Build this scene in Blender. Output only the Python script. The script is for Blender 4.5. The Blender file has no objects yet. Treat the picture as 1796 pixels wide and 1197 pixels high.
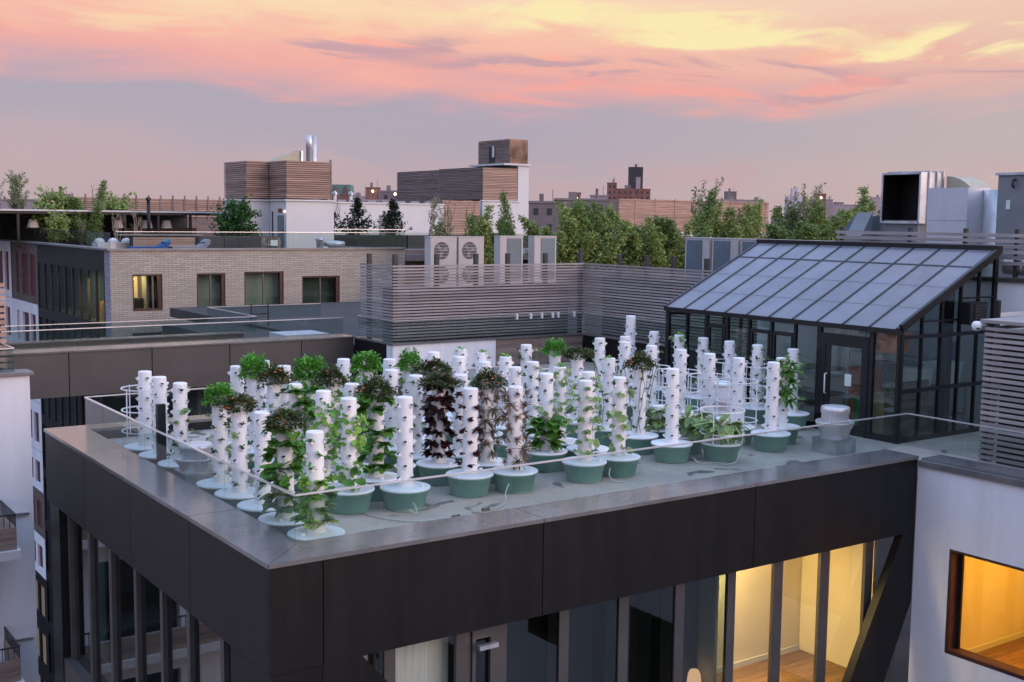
import bpy, math, random
from mathutils import Vector, Matrix
R = math.radians
S = bpy.context.scene
COL = S.collection

# ------------------------------------------------------------------ camera
cam = bpy.data.cameras.new('camera'); co = bpy.data.objects.new('camera', cam); COL.objects.link(co)
cam.sensor_width = 36.0; cam.lens = 41.506; cam.clip_end = 9000; cam.clip_start = .1
pitch, roll, yaw = .10272, .011943, .610438
fw = Vector((math.sin(yaw)*math.cos(pitch), math.cos(yaw)*math.cos(pitch), -math.sin(pitch)))
rt = Vector((math.cos(yaw), -math.sin(yaw), 0)); up = rt.cross(fw)
r2 = math.cos(roll)*rt + math.sin(roll)*up; u2 = -math.sin(roll)*rt + math.cos(roll)*up
m = Matrix((( r2.x, u2.x, -fw.x, 0), (r2.y, u2.y, -fw.y, 0), (r2.z, u2.z, -fw.z, 25.0), (0, 0, 0, 1)))
co.matrix_world = m
S.camera = co

# ------------------------------------------------------------------ exposure
S.render.engine = 'CYCLES'
S.view_settings.view_transform = 'Standard'; S.view_settings.look = 'None'
S.view_settings.exposure = 0.6; S.view_settings.gamma = 1.0
S.cycles.transparent_max_bounces = 24; S.cycles.max_bounces = 5; S.cycles.diffuse_bounces = 3; S.cycles.glossy_bounces = 3

# ------------------------------------------------------------------ node helpers
def lin(r, g, b):
    f = lambda c: (c/255/12.92 if c/255 <= .04045 else ((c/255+.055)/1.055)**2.4)
    return (f(r), f(g), f(b), 1)
class NT:
    def __init__(s, tree): s.t = tree; s.n = tree.nodes; s.l = tree.links
    def node(s, ty, **kw):
        n = s.n.new(ty)
        for k, v in kw.items(): setattr(n, k, v)
        return n
    def put(s, sock, v):
        if hasattr(v, 'is_output') or isinstance(v, bpy.types.NodeSocket): s.l.new(v, sock)
        else: sock.default_value = v
    def math(s, op, a, b=0.0, c=None, clamp=False):
        n = s.node('ShaderNodeMath', operation=op, use_clamp=clamp)
        s.put(n.inputs[0], a); s.put(n.inputs[1], b)
        if c is not None: s.put(n.inputs[2], c)
        return n.outputs[0]
    def mix(s, f, a, b, mode='MIX'):
        n = s.node('ShaderNodeMix', data_type='RGBA', blend_type=mode, clamp_factor=True)
        s.put(n.inputs[0], f); s.put(n.inputs[6], a); s.put(n.inputs[7], b)
        return n.outputs[2]
    def comb(s, x, y, z):
        n = s.node('ShaderNodeCombineXYZ')
        s.put(n.inputs[0], x); s.put(n.inputs[1], y); s.put(n.inputs[2], z); return n.outputs[0]
    def noise(s, vec, scale=5, detail=4, rough=.55, dist=0.0):
        n = s.node('ShaderNodeTexNoise'); s.put(n.inputs['Vector'], vec)
        n.inputs['Scale'].default_value = scale; n.inputs['Detail'].default_value = detail
        n.inputs['Roughness'].default_value = rough; n.inputs['Distortion'].default_value = dist
        return n.outputs['Fac']
    def ramp(s, f, stops, interp='LINEAR'):
        n = s.node('ShaderNodeValToRGB'); cr = n.color_ramp; cr.interpolation = interp
        while len(cr.elements) < len(stops): cr.elements.new(.5)
        for e, (p, c) in zip(cr.elements, stops): e.position = p; e.color = c
        s.put(n.inputs[0], f); return n.outputs[0]
    def smooth(s, v, a, b):
        n = s.node('ShaderNodeMapRange', interpolation_type='SMOOTHSTEP')
        s.put(n.inputs[0], v); n.inputs[1].default_value = a; n.inputs[2].default_value = b
        return n.outputs[0]

# ------------------------------------------------------------------ world: dusk sky
SUN_DIR = Vector((.55, -1.0, .28)).normalized()          # towards the afterglow, behind and right of the camera
W = bpy.data.worlds.new('World'); S.world = W; W.use_nodes = True
k = NT(W.node_tree); k.n.clear()
tc = k.node('ShaderNodeTexCoord'); sep = k.node('ShaderNodeSeparateXYZ'); k.l.new(tc.outputs['Generated'], sep.inputs[0])
dx, dy, dz = sep.outputs
e = k.math('MULTIPLY', k.math('ARCSINE', dz), 57.2958)                       # elevation, degrees
s_ = k.math('ADD', k.math('MULTIPLY', dx, math.cos(yaw)), k.math('MULTIPLY', dy, -math.sin(yaw)))   # across the sky
cvec = k.comb(k.math('MULTIPLY', s_, 6.0), k.math('MULTIPLY', e, .42), k.math('MULTIPLY', dy, .6))
w1 = k.noise(cvec, 1.0, 5, .55, .9)
w2 = k.noise(k.comb(k.math('MULTIPLY', s_, 10.0), k.math('MULTIPLY', e, .52), 7.3), 1.0, 6, .58, .9)
w3 = k.noise(k.comb(k.math('MULTIPLY', s_, 7.0), k.math('ADD', k.math('MULTIPLY', e, .72), k.math('MULTIPLY', s_, 2.2)), 2.1), 1.0, 6, .56, .8)
tilt = k.math('MULTIPLY', k.math('MAXIMUM', k.math('MINIMUM', s_, 0.0), -.6), 3.6)
e1 = k.math('ADD', k.math('ADD', e, tilt), k.math('MULTIPLY', k.math('SUBTRACT', w1, .5), 3.4))
def st(el, r, g, b): return (el/60.0, lin(r, g, b))
low = k.ramp(k.math('DIVIDE', e1, 60.0), [(0.0, lin(190, 168, 176)), st(2.0, 190, 167, 177), st(3.2, 177, 165, 180), st(4.8, 176, 164, 181),
      st(5.6, 210, 166, 174), st(6.6, 244, 172, 162), st(8.2, 252, 192, 168), st(10.0, 254, 214, 184), st(12, 250, 205, 190), st(17, 222, 190, 200), st(24, 182, 204, 252), st(50, 172, 206, 255)])
# warmer, paler towards the right
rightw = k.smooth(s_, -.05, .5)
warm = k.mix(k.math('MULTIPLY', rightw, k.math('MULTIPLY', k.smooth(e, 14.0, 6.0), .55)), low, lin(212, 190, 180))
# pink streaks low in the band
pk = k.math('MULTIPLY', k.math('MULTIPLY', k.smooth(w3, .50, .66), k.smooth(e1, 4.6, 6.0)), k.smooth(e1, 9.5, 7.2))
c1 = k.mix(k.math('MULTIPLY', pk, .75), warm, lin(255, 166, 152))
# faint pink veil above the horizon
pk2 = k.math('MULTIPLY', k.math('MULTIPLY', k.smooth(w2, .46, .62), k.smooth(e, .4, 1.6)), k.smooth(e, 3.4, 2.2))
c1 = k.mix(k.math('MULTIPLY', pk2, .45), c1, lin(202, 164, 172))
# bright and grey cloud banks: where each one stands in the sky (across, elevation, half width, half height)
def bank(lst, wob):
    tot = None
    ss = k.math('ADD', s_, k.math('MULTIPLY', k.math('SUBTRACT', w2, .5), wob)); ee = k.math('ADD', e, k.math('MULTIPLY', k.math('SUBTRACT', w3, .5), 3.0))
    for (s0, e0, ws, we, a) in lst:
        qx = k.math('DIVIDE', k.math('SUBTRACT', ss, s0), ws); qy = k.math('DIVIDE', k.math('SUBTRACT', ee, e0), we)
        g = k.math('MULTIPLY', k.math('EXPONENT', k.math('MULTIPLY', k.math('ADD', k.math('MULTIPLY', qx, qx), k.math('MULTIPLY', qy, qy)), -1.0)), a)
        tot = g if tot is None else k.math('ADD', tot, g)
    return tot
yl = bank([(-.21, 10.4, .09, .8, .8), (-.10, 9.2, .12, 1.1, .4), (.035, 9.5, .06, .75, 1), (.16, 8.7, .065, .85, 1.3), (.235, 8.6, .04, .4, .6), (.37, 8.1, .075, .7, 1.4), (.30, 7.6, .05, .3, .5), (-.30, 8.6, .10, .8, .45)], .10)
yl = k.math('MULTIPLY', yl, k.smooth(w2, .30, .58), clamp=True)
c2 = k.mix(k.smooth(yl, .10, .85), c1, lin(255, 236, 178))
gr = bank([(-.135, 7.9, .055, .42, 1), (.0, 7.4, .08, .35, 1), (.14, 7.2, .07, .40, 1), (.21, 7.0, .07, .3, .8), (.37, 6.6, .09, .3, .8), (-.06, 8.3, .035, .4, .6), (-.43, 8.4, .06, .5, .5), (.25, 5.9, .08, .25, .6)], .07)
gr = k.math('MULTIPLY', gr, k.smooth(w3, .30, .56), clamp=True)
c3 = k.mix(k.math('MULTIPLY', k.smooth(gr, .12, .75), .85), c2, lin(196, 158, 168))
# broken pink cloud continuing overhead, same noise, thinning out
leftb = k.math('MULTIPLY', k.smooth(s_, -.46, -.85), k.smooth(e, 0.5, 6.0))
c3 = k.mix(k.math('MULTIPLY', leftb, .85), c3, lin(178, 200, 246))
ov = k.math('MULTIPLY', k.math('MULTIPLY', k.smooth(k.noise(tc.outputs['Generated'], 2.6, 6, .6, .8), .48, .7), k.smooth(e, 11.0, 16.0)), .55)
c4 = k.mix(ov, c3, lin(240, 196, 196))
sky = k.node('ShaderNodeTexSky', sky_type='NISHITA'); sky.sun_disc = False
sky.sun_elevation = math.asin(SUN_DIR.z); sky.sun_rotation = math.atan2(SUN_DIR.x, SUN_DIR.y)
bgn = k.node('ShaderNodeBackground'); k.l.new(sky.outputs[0], bgn.inputs[0]); bgn.inputs[1].default_value = .006
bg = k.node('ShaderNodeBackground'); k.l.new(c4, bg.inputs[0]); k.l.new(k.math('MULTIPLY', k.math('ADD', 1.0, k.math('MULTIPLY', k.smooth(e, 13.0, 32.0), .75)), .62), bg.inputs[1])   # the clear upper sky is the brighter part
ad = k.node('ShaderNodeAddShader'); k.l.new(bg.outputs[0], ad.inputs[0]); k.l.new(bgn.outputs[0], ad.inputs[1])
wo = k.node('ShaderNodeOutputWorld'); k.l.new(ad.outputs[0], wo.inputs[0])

# ------------------------------------------------------------------ sun (soft afterglow)
sl = bpy.data.lights.new('sun', 'SUN'); so = bpy.data.objects.new('sun', sl); COL.objects.link(so)
sl.energy = 1.45; sl.angle = R(45); sl.color = (1.0, .76, .68)
so.rotation_euler = SUN_DIR.to_track_quat('Z', 'Y').to_euler()

# ------------------------------------------------------------------ materials
MATS = {}
def pm(name, col, rough=.6, metal=0.0, var=.12, scale=1.5, bump=0.0, bscale=30, spec=.5, stretch=(1, 1, 1), rand=0.0):
    M = bpy.data.materials.new(name); M.use_nodes = True; t = NT(M.node_tree)
    b = t.n['Principled BSDF']; geo = t.node('ShaderNodeNewGeometry')
    mp = t.node('ShaderNodeMapping'); t.l.new(geo.outputs['Position'], mp.inputs[0]); mp.inputs['Scale'].default_value = stretch
    v = mp.outputs[0]; n = t.noise(v, scale, 6, .6, .3)
    c = (*col[:3], 1)
    lo = tuple(x*(1-var) for x in col[:3])+(1,); hi = tuple(min(1, x*(1+var)) for x in col[:3])+(1,)
    o = t.mix(t.smooth(n, .3, .7), lo, hi)
    if rand:
        oi = t.node('ShaderNodeObjectInfo'); f = t.math('ADD', 1-rand, t.math('MULTIPLY', oi.outputs['Random'], 2*rand))
        o = t.mix(1.0, o, t.comb(f, f, f), 'MULTIPLY')
    t.l.new(o, b.inputs['Base Color'])
    rr = t.math('ADD', rough-.08, t.math('MULTIPLY', n, .16)); t.l.new(rr, b.inputs['Roughness'])
    b.inputs['Metallic'].default_value = metal; b.inputs['Specular IOR Level'].default_value = spec
    if bump:
        bn = t.node('ShaderNodeBump'); bn.inputs['Strength'].default_value = bump; bn.inputs['Distance'].default_value = .02
        t.l.new(t.noise(v, bscale, 4, .6), bn.inputs['Height']); t.l.new(bn.outputs[0], b.inputs['Normal'])
    MATS[name] = M; return M
def glassm(name, tint, refl=.05, gloss=(1, 1, 1, 1), rough=0.0, haze=0.0, hcol=(.5, .5, .5, 1), maxr=.9):
    M = bpy.data.materials.new(name); M.use_nodes = True; t = NT(M.node_tree); t.n.clear()
    lw = t.node('ShaderNodeLayerWeight'); lw.inputs[0].default_value = .5
    f = t.math('ADD', refl, t.math('MULTIPLY', t.math('POWER', lw.outputs['Facing'], 5.0), maxr))
    tr = t.node('ShaderNodeBsdfTransparent'); tr.inputs[0].default_value = tint
    base = tr.outputs[0]
    if haze:
        df = t.node('ShaderNodeBsdfDiffuse'); df.inputs[0].default_value = hcol
        mx = t.node('ShaderNodeMixShader'); mx.inputs[0].default_value = haze
        t.l.new(base, mx.inputs[1]); t.l.new(df.outputs[0], mx.inputs[2]); base = mx.outputs[0]
    gl = t.node('ShaderNodeBsdfGlossy'); gl.inputs[0].default_value = gloss; gl.inputs['Roughness'].default_value = rough
    ms = t.node('ShaderNodeMixShader'); t.l.new(f, ms.inputs[0]); t.l.new(base, ms.inputs[1]); t.l.new(gl.outputs[0], ms.inputs[2])
    o = t.node('ShaderNodeOutputMaterial'); t.l.new(ms.outputs[0], o.inputs[0]); MATS[name] = M; return M
def emit(name, col, st_):
    M = bpy.data.materials.new(name); M.use_nodes = True; t = NT(M.node_tree); t.n.clear()
    em = t.node('ShaderNodeEmission'); em.inputs[0].default_value = (*col, 1); em.inputs[1].default_value = st_
    o = t.node('ShaderNodeOutputMaterial'); t.l.new(em.outputs[0], o.inputs[0]); MATS[name] = M; return M
def leafm(name, col, var=.35, trans=.25):
    M = bpy.data.materials.new(name); M.use_nodes = True; t = NT(M.node_tree); b = t.n['Principled BSDF']
    geo = t.node('ShaderNodeNewGeometry'); n = t.noise(geo.outputs['Position'], 9.0, 3, .6)
    n2 = t.math('ADD', t.math('MULTIPLY', geo.outputs['Random Per Island'], .6), t.math('MULTIPLY', n, .5))
    lo = tuple(x*(1-var) for x in col)+(1,); hi = (min(1, col[0]*(1+var*1.3)), min(1, col[1]*(1+var)), col[2]*(1+var*.6), 1)
    o = t.mix(t.smooth(n2, .15, .9), lo, hi); t.l.new(o, b.inputs['Base Color'])
    b.inputs['Roughness'].default_value = .5; b.inputs['Specular IOR Level'].default_value = .35
    tl = t.node('ShaderNodeBsdfTranslucent'); t.l.new(o, tl.inputs[0]); ms = t.node('ShaderNodeMixShader'); ms.inputs[0].default_value = trans
    out = t.n['Material Output']; t.l.new(b.outputs[0], ms.inputs[1]); t.l.new(tl.outputs[0], ms.inputs[2]); t.l.new(ms.outputs[0], out.inputs[0])
    MATS[name] = M; return M
def brickm(name, c1, c2, mortar, bw, bh, bump=.4):
    M = bpy.data.materials.new(name); M.use_nodes = True; t = NT(M.node_tree); b = t.n['Principled BSDF']
    geo = t.node('ShaderNodeNewGeometry'); sp = t.node('ShaderNodeSeparateXYZ'); t.l.new(geo.outputs['Position'], sp.inputs[0])
    v = t.comb(t.math('ADD', sp.outputs[0], sp.outputs[1]), sp.outputs[2], 0.0)
    br = t.node('ShaderNodeTexBrick'); t.l.new(v, br.inputs['Vector']); br.inputs['Color1'].default_value = c1; br.inputs['Color2'].default_value = c2
    br.inputs['Mortar'].default_value = mortar; br.inputs['Scale'].default_value = 1.0; br.inputs['Mortar Size'].default_value = bh*.13
    br.inputs['Brick Width'].default_value = bw; br.inputs['Row Height'].default_value = bh; br.inputs['Bias'].default_value = 0.0
    n = t.noise(geo.outputs['Position'], .7, 6, .65)
    o = t.mix(t.math('MULTIPLY', t.smooth(n, .3, .75), .45), br.outputs[0], tuple(x*.6 for x in c1[:3])+(1,))
    t.l.new(o, b.inputs['Base Color']); b.inputs['Roughness'].default_value = .85
    bn = t.node('ShaderNodeBump'); bn.inputs['Strength'].default_value = bump; bn.inputs['Distance'].default_value = .01; bn.invert = True
    t.l.new(br.outputs['Fac'], bn.inputs['Height']); t.l.new(bn.outputs[0], b.inputs['Normal']); MATS[name] = M; return M

pm('dark_panel', (.0098, .0092, .0094), .46, 0, .26, 1.6, spec=.22, rand=.14, stretch=(1.5, 1.5, .18), bump=.03, bscale=.7)
pm('wing_panel', (.088, .083, .080), .5, .2, .10, .7, rand=.06)
pm('coping', (.150, .142, .140), .17, 0, .22, 1.1, spec=1.0)
pm('coping_dull', (.20, .19, .19), .5, .4, .18, 1.6)
pm('white_stucco', (.74, .75, .78), .85, 0, .07, 1.1, bump=.3, bscale=60, stretch=(1.6, 1.6, .25))
pm('white_paint', (.60, .60, .60), .8, 0, .04, .5)
pm('white_plastic', (.83, .83, .83), .38, 0, .075, 3.2, stretch=(1.6, 1.6, .5), rand=.03)
pm('white_wire', (.8, .8, .8), .4, 0, .03, 3)
pm('lid', (.83, .85, .85), .45, 0, .05, 3)
pm('teal_tub', (.195, .385, .315), .5, 0, .10, 3, rand=.08)
pm('port_dark', (.035, .035, .035), .8, 0, .2, 20)
pm('black_metal', (.014, .014, .015), .4, .3, .2, 4)
pm('steel', (.66, .63, .62), .40, .6, .12, 6, stretch=(1, 1, .2))
pm('galv', (.55, .56, .58), .38, .85, .25, 3)
pm('galv_bright', (.62, .62, .63), .48, .6, .18, 2)
pm('rail_cap', (.80, .77, .76), .3, .75, .06, 2)
pm('mullion', (.105, .100, .098), .45, .5, .10, 1.5)
pm('red_frame', (.052, .015, .013), .55, 0, .2, 4)
pm('red_blind', (.12, .026, .028), .8, 0, .2, 8)
pm('slat_grey', (.33, .285, .275), .8, 0, .22, 2.0, bump=.25, bscale=50, stretch=(.4, .4, 8), rand=.16)
pm('slat_brown', (.36, .235, .185), .8, 0, .25, 1.2, stretch=(.4, .4, 6), rand=.18)
pm('slat_warm', (.42, .275, .215), .8, 0, .2, 1.2, stretch=(.4, .4, 6), rand=.14)
pm('slat_dark', (.205, .150, .130), .8, 0, .25, 1.2, stretch=(.4, .4, 6), rand=.16)
pm('rust', (.26, .16, .11), .85, .1, .55, .9)
pm('post', (.05, .045, .045), .6, .2, .15, 3)
pm('wood_plank', (.22, .17, .145), .75, 0, .25, 1.0, bump=.2, bscale=20, stretch=(.5, .5, 5), rand=.12)
pm('balcony_wood', (.25, .19, .155), .75, 0, .2, 2, stretch=(.5, .5, 7), rand=.1)
pm('floor_wood', (.24, .13, .065), .45, 0, .3, 2.5, stretch=(1, 6, 1), rand=.25)
pm('room_wall', (.72, .66, .52), .9, 0, .04, 1)
pm('brace_inner', (.42, .385, .28), .9, 0, .06, 1)
pm('room_dark', (.055, .055, .052), .9, 0, .2, 1)
pm('room_mid', (.20, .235, .22), .9, 0, .2, .6)
pm('curtain', (.64, .69, .62), .9, 0, .12, 4, stretch=(6, 6, .3))
pm('ac_white', (.47, .445, .43), .5, 0, .06, 2, rand=.05)
pm('ac_grey', (.42, .43, .45), .5, 0, .08, 2)
pm('fan_dark', (.075, .075, .08), .6, 0, .2, 8)
pm('duct_white', (.58, .58, .62), .45, .3, .06, 1.5)
pm('unit_grey', (.20, .215, .225), .55, .2, .10, 1.5)
pm('duct_blue', (.13, .19, .235), .5, .3, .10, 1.5)
pm('tan_duct', (.42, .39, .29), .6, 0, .10, 2)
pm('roof_grey', (.042, .040, .038), .85, 0, .22, .8, bump=.2, bscale=12)
pm('roof_light', (.42, .44, .48), .8, 0, .15, .5)
pm('terrace', (.16, .15, .15), .8, 0, .15, .8)
pm('concrete', (.30, .29, .28), .85, 0, .15, .8)
pm('asphalt', (.05, .05, .052), .9, 0, .2, .3)
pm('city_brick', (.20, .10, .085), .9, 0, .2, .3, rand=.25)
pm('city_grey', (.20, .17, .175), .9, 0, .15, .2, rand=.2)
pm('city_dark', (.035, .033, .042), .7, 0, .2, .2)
pm('city_hazed', (.50, .45, .52), .8, 0, .06, .02)  # pale tone stands in for the haze over the far high rise
pm('city_mauve', (.34, .28, .31), .9, 0, .12, .1, rand=.15)  # haze on the far blocks is mixed into this tone
pm('teal_copper', (.12, .22, .20), .7, 0, .25, 2)
pm('bark', (.10, .075, .06), .9, 0, .3, 12)
pm('stem_green', (.10, .14, .05), .7, 0, .3, 12)
pm('pale_twig', (.34, .27, .21), .9, 0, .2, 12)
pm('blue_fabric', (.03, .10, .32), .8, 0, .12, 8)
pm('teal_fabric', (.10, .24, .30), .8, 0, .12, 8)
pm('grey_fabric', (.30, .30, .33), .85, 0, .12, 8)
pm('white_fabric', (.72, .68, .66), .85, 0, .08, 8)
pm('planter_dark', (.045, .045, .048), .7, 0, .15, 2)
pm('orange_plastic', (.48, .10, .035), .5, 0, .15, 4)
pm('green_plastic', (.02, .22, .085), .45, 0, .15, 4)
pm('blue_plastic', (.04, .11, .30), .4, 0, .15, 4)
pm('cardboard', (.38, .26, .14), .85, 0, .15, 6)
pm('paper', (.62, .70, .66), .9, 0, .05, 4)
pm('hose', (.45, .48, .46), .5, 0, .08, 10)
pm('drum', (.62, .55, .56), .5, 0, .08, 4)
pm('petal', (.48, .125, .03), .6, 0, .4, 60)
pm('petal_red', (.22, .055, .03), .6, 0, .4, 60)
brickm('brick_wall', lin(184, 178, 167), lin(164, 156, 146), lin(116, 111, 106), .34, .078)
brickm('brick_side', lin(172, 168, 176), lin(140, 138, 150), lin(92, 92, 98), .40, .085)  # cooler, darker copy of the wall brick; side-face shade is in the colour
brickm('brick_brown', lin(120, 104, 94), lin(96, 82, 76), lin(72, 66, 64), .40, .085)
glassm('rail_glass', (.84, .885, .88, 1), .020, haze=.006, hcol=(.5, .55, .55, 1), maxr=.6)
glassm('window_glass', (.56, .62, .60, 1), .055, maxr=.6)
glassm('side_glass', (.55, .62, .62, 1), .17, maxr=.7)
glassm('far_glass', (.70, .75, .72, 1), .05, maxr=.22)
glassm('clear_glass', (.90, .91, .90, 1), .04, maxr=.7)
glassm('green_glass', (.80, .87, .84, 1), .045, maxr=.6)
leafm('leaf_green', (0.102, 0.265, 0.051)); leafm('leaf_bright', (0.217, 0.420, 0.070)); leafm('leaf_dark', (0.039, 0.111, 0.029))
leafm('leaf_red', (0.045, 0.016, 0.018), .5, .12); leafm('leaf_dusty', (0.182, 0.168, 0.119), .4, .15); leafm('leaf_brown', (0.216, 0.159, 0.119), .4, .15)
leafm('leaf_sage', (0.205, 0.325, 0.128), .4); leafm('leaf_tree', (0.235, 0.325, 0.105), .45, .3); leafm('leaf_tree2', (0.150, 0.240, 0.075), .45, .3)
leafm('leaf_pale', (.250, .280, .160), .35, .3); leafm('leaf_conifer', (.016, .028, .018), .4, .05); leafm('leaf_parsley', (0.102, 0.325, 0.038), .4)
# greenhouse roof sheet: twin-wall polycarbonate, fine ribs along the slope
M = pm('polycarb', (.235, .228, .255), .30, 0, .16, 1.3, spec=.6, rand=.09)
b_ = M.node_tree.nodes['Principled BSDF']; b_.inputs['Coat Weight'].default_value = .35; b_.inputs['Coat Roughness'].default_value = .12
t = NT(M.node_tree); tl = t.node('ShaderNodeBsdfTransparent'); tl.inputs[0].default_value = (.85, .9, 1, 1); ms = t.node('ShaderNodeMixShader'); ms.inputs[0].default_value = .30
t.l.new(b_.outputs[0], ms.inputs[1]); t.l.new(tl.outputs[0], ms.inputs[2]); t.l.new(ms.outputs[0], t.n['Material Output'].inputs[0])
# wet roof membrane of the deck
M = bpy.data.materials.new('deck'); M.use_nodes = True; t = NT(M.node_tree); b = t.n['Principled BSDF']; MATS['deck'] = M
g = t.node('ShaderNodeNewGeometry'); P = g.outputs['Position']
n1 = t.noise(P, .9, 6, .6, .4); n2 = t.noise(P, 2.1, 5, .5, .6); n3 = t.noise(P, 30, 3, .6)
dry = t.mix(t.smooth(n1, .3, .7), lin(166, 156, 145), lin(190, 180, 168)); dry = t.mix(t.math('MULTIPLY', n3, .25), dry, lin(126, 118, 110))
wet = t.smooth(n2, .60, .635)
t.l.new(t.mix(t.math('MULTIPLY', wet, .7), dry, lin(72, 72, 70)), b.inputs['Base Color'])
t.l.new(t.math('SUBTRACT', .72, t.math('MULTIPLY', wet, .42)), b.inputs['Roughness'])
# lamps
emit('bulb', (1.0, .72, .35), 9.0); emit('bulb_soft', (1.0, .80, .50), 4.0); emit('lamp_peach', (1.0, .52, .28), 1.3)

# ------------------------------------------------------------------ mesh helpers
WL = {}
def link(o, parent, loc):
    COL.objects.link(o)
    if parent is not None:
        o.parent = parent; o.location = Vector(loc)-WL[parent.name]
    else: o.location = loc
    WL[o.name] = Vector(loc); return o
def tag(o, label, cat, group=None, kind=None):
    if label: o['label'] = label
    if cat: o['category'] = cat
    if group: o['group'] = group
    if kind: o['kind'] = kind
    return o
def thing(name, label, cat, loc, group=None):
    o = bpy.data.objects.new(name, None); o.empty_display_size = .2
    link(o, None, loc); return tag(o, label, cat, group)
class MB:
    def __init__(s): s.v = []; s.f = []
    def quad(s, a, b, c, d): i = len(s.v); s.v += [a, b, c, d]; s.f.append((i, i+1, i+2, i+3)); return s
    def tri(s, a, b, c): i = len(s.v); s.v += [a, b, c]; s.f.append((i, i+1, i+2)); return s
    def box(s, x0, y0, z0, x1, y1, z1):
        i = len(s.v)
        s.v += [(x0, y0, z0), (x1, y0, z0), (x1, y1, z0), (x0, y1, z0), (x0, y0, z1), (x1, y0, z1), (x1, y1, z1), (x0, y1, z1)]
        s.f += [(i, i+3, i+2, i+1), (i+4, i+5, i+6, i+7), (i, i+1, i+5, i+4), (i+1, i+2, i+6, i+5), (i+2, i+3, i+7, i+6), (i+3, i, i+4, i+7)]
        return s
    def prism(s, poly, z0, z1):
        i = len(s.v); n = len(poly)
        s.v += [(x, y, z0) for x, y in poly]+[(x, y, z1) for x, y in poly]
        s.f.append(tuple(i+j for j in reversed(range(n)))); s.f.append(tuple(i+n+j for j in range(n)))
        for j in range(n): s.f.append((i+j, i+(j+1) % n, i+n+(j+1) % n, i+n+j))
        return s
    def extr(s, poly3, d):          # planar polygon (3D) extruded by vector d
        i = len(s.v); n = len(poly3); d = Vector(d)
        s.v += [tuple(p) for p in poly3]+[tuple(Vector(p)+d) for p in poly3]
        s.f.append(tuple(i+j for j in reversed(range(n)))); s.f.append(tuple(i+n+j for j in range(n)))
        for j in range(n): s.f.append((i+j, i+(j+1) % n, i+n+(j+1) % n, i+n+j))
        return s
    def lathe(s, prof, c=(0, 0, 0), seg=24, cap0=False, cap1=False):
        i = len(s.v); n = len(prof)
        for r, z in prof:
            for j in range(seg):
                a = 2*math.pi*j/seg; s.v.append((c[0]+r*math.cos(a), c[1]+r*math.sin(a), c[2]+z))
        for q in range(n-1):
            for j in range(seg):
                s.f.append((i+q*seg+j, i+q*seg+(j+1) % seg, i+(q+1)*seg+(j+1) % seg, i+(q+1)*seg+j))
        if cap0: s.f.append(tuple(i+j for j in reversed(range(seg))))
        if cap1: s.f.append(tuple(i+(n-1)*seg+j for j in range(seg)))
        return s
    def tube(s, pts, r, seg=6, caps=True):
        pts = [Vector(p) for p in pts]; i = len(s.v); n = len(pts)
        rr = r if isinstance(r, (list, tuple)) else [r]*n
        u = None
        for q, p in enumerate(pts):
            d = (pts[min(q+1, n-1)]-pts[max(q-1, 0)]).normalized()
            if u is None: u = d.orthogonal().normalized()
            else: u = (u-d*u.dot(d)).normalized()
            w = d.cross(u)
            for j in range(seg):
                a = 2*math.pi*j/seg; s.v.append(tuple(p+(u*math.cos(a)+w*math.sin(a))*rr[q]))
        for q in range(n-1):
            for j in range(seg):
                s.f.append((i+q*seg+j, i+q*seg+(j+1) % seg, i+(q+1)*seg+(j+1) % seg, i+(q+1)*seg+j))
        if caps: s.f.append(tuple(i+j for j in reversed(range(seg)))); s.f.append(tuple(i+(n-1)*seg+j for j in range(seg)))
        return s
    def bar(s, a, b, w, h, upv=(0, 0, 1)):      # rectangular bar between two points
        a = Vector(a); b = Vector(b); d = (b-a).normalized(); u = Vector(upv); u = (u-d*u.dot(d)).normalized(); x = d.cross(u)
        i = len(s.v)
        for p in (a, b):
            for (sx, sy) in ((-1, -1), (1, -1), (1, 1), (-1, 1)): s.v.append(tuple(p+x*sx*w/2+u*sy*h/2))
        s.f += [(i, i+3, i+2, i+1), (i+4, i+5, i+6, i+7)]+[(i+j, i+(j+1) % 4, i+4+(j+1) % 4, i+4+j) for j in range(4)]
        return s
    def ring(s, c, r, t, seg=24, tseg=4):
        s.tube([(c[0]+r*math.cos(2*math.pi*j/seg), c[1]+r*math.sin(2*math.pi*j/seg), c[2]) for j in range(seg+1)], t, tseg, False); return s
    def mesh(s, name, mat, smooth=False, off=None):
        me = bpy.data.meshes.new(name)
        v = s.v if off is None else [(x-off[0], y-off[1], z-off[2]) for x, y, z in s.v]
        me.from_pydata([tuple(p) for p in v], [], s.f); me.update()
        if mat: me.materials.append(MATS[mat])
        if smooth:
            me.polygons.foreach_set('use_smooth', [True]*len(me.polygons))
        return me
    def build(s, name, mat, parent=None, smooth=False, loc=None, off=None):
        # vertices in world coordinates; origin at loc (or parent's origin)
        if loc is None: loc = WL[parent.name] if parent is not None else Vector((0, 0, 0))
        o = bpy.data.objects.new(name, s.mesh(name, mat, smooth, loc)); return link(o, parent, loc)
BOXES = {}
def box(name, mat, x0, y0, z0, x1, y1, z1, parent=None):
    x0, x1 = min(x0, x1), max(x0, x1); y0, y1 = min(y0, y1), max(y0, y1); z0, z1 = min(z0, z1), max(z0, z1)
    key = (mat, round(x1-x0, 4), round(y1-y0, 4), round(z1-z0, 4))
    me = BOXES.get(key)
    if me is None:
        a, b, c = (x1-x0)/2, (y1-y0)/2, (z1-z0)/2
        me = BOXES[key] = MB().box(-a, -b, -c, a, b, c).mesh(name, mat)
    o = bpy.data.objects.new(name, me); return link(o, parent, ((x0+x1)/2, (y0+y1)/2, (z0+z1)/2))
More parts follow.
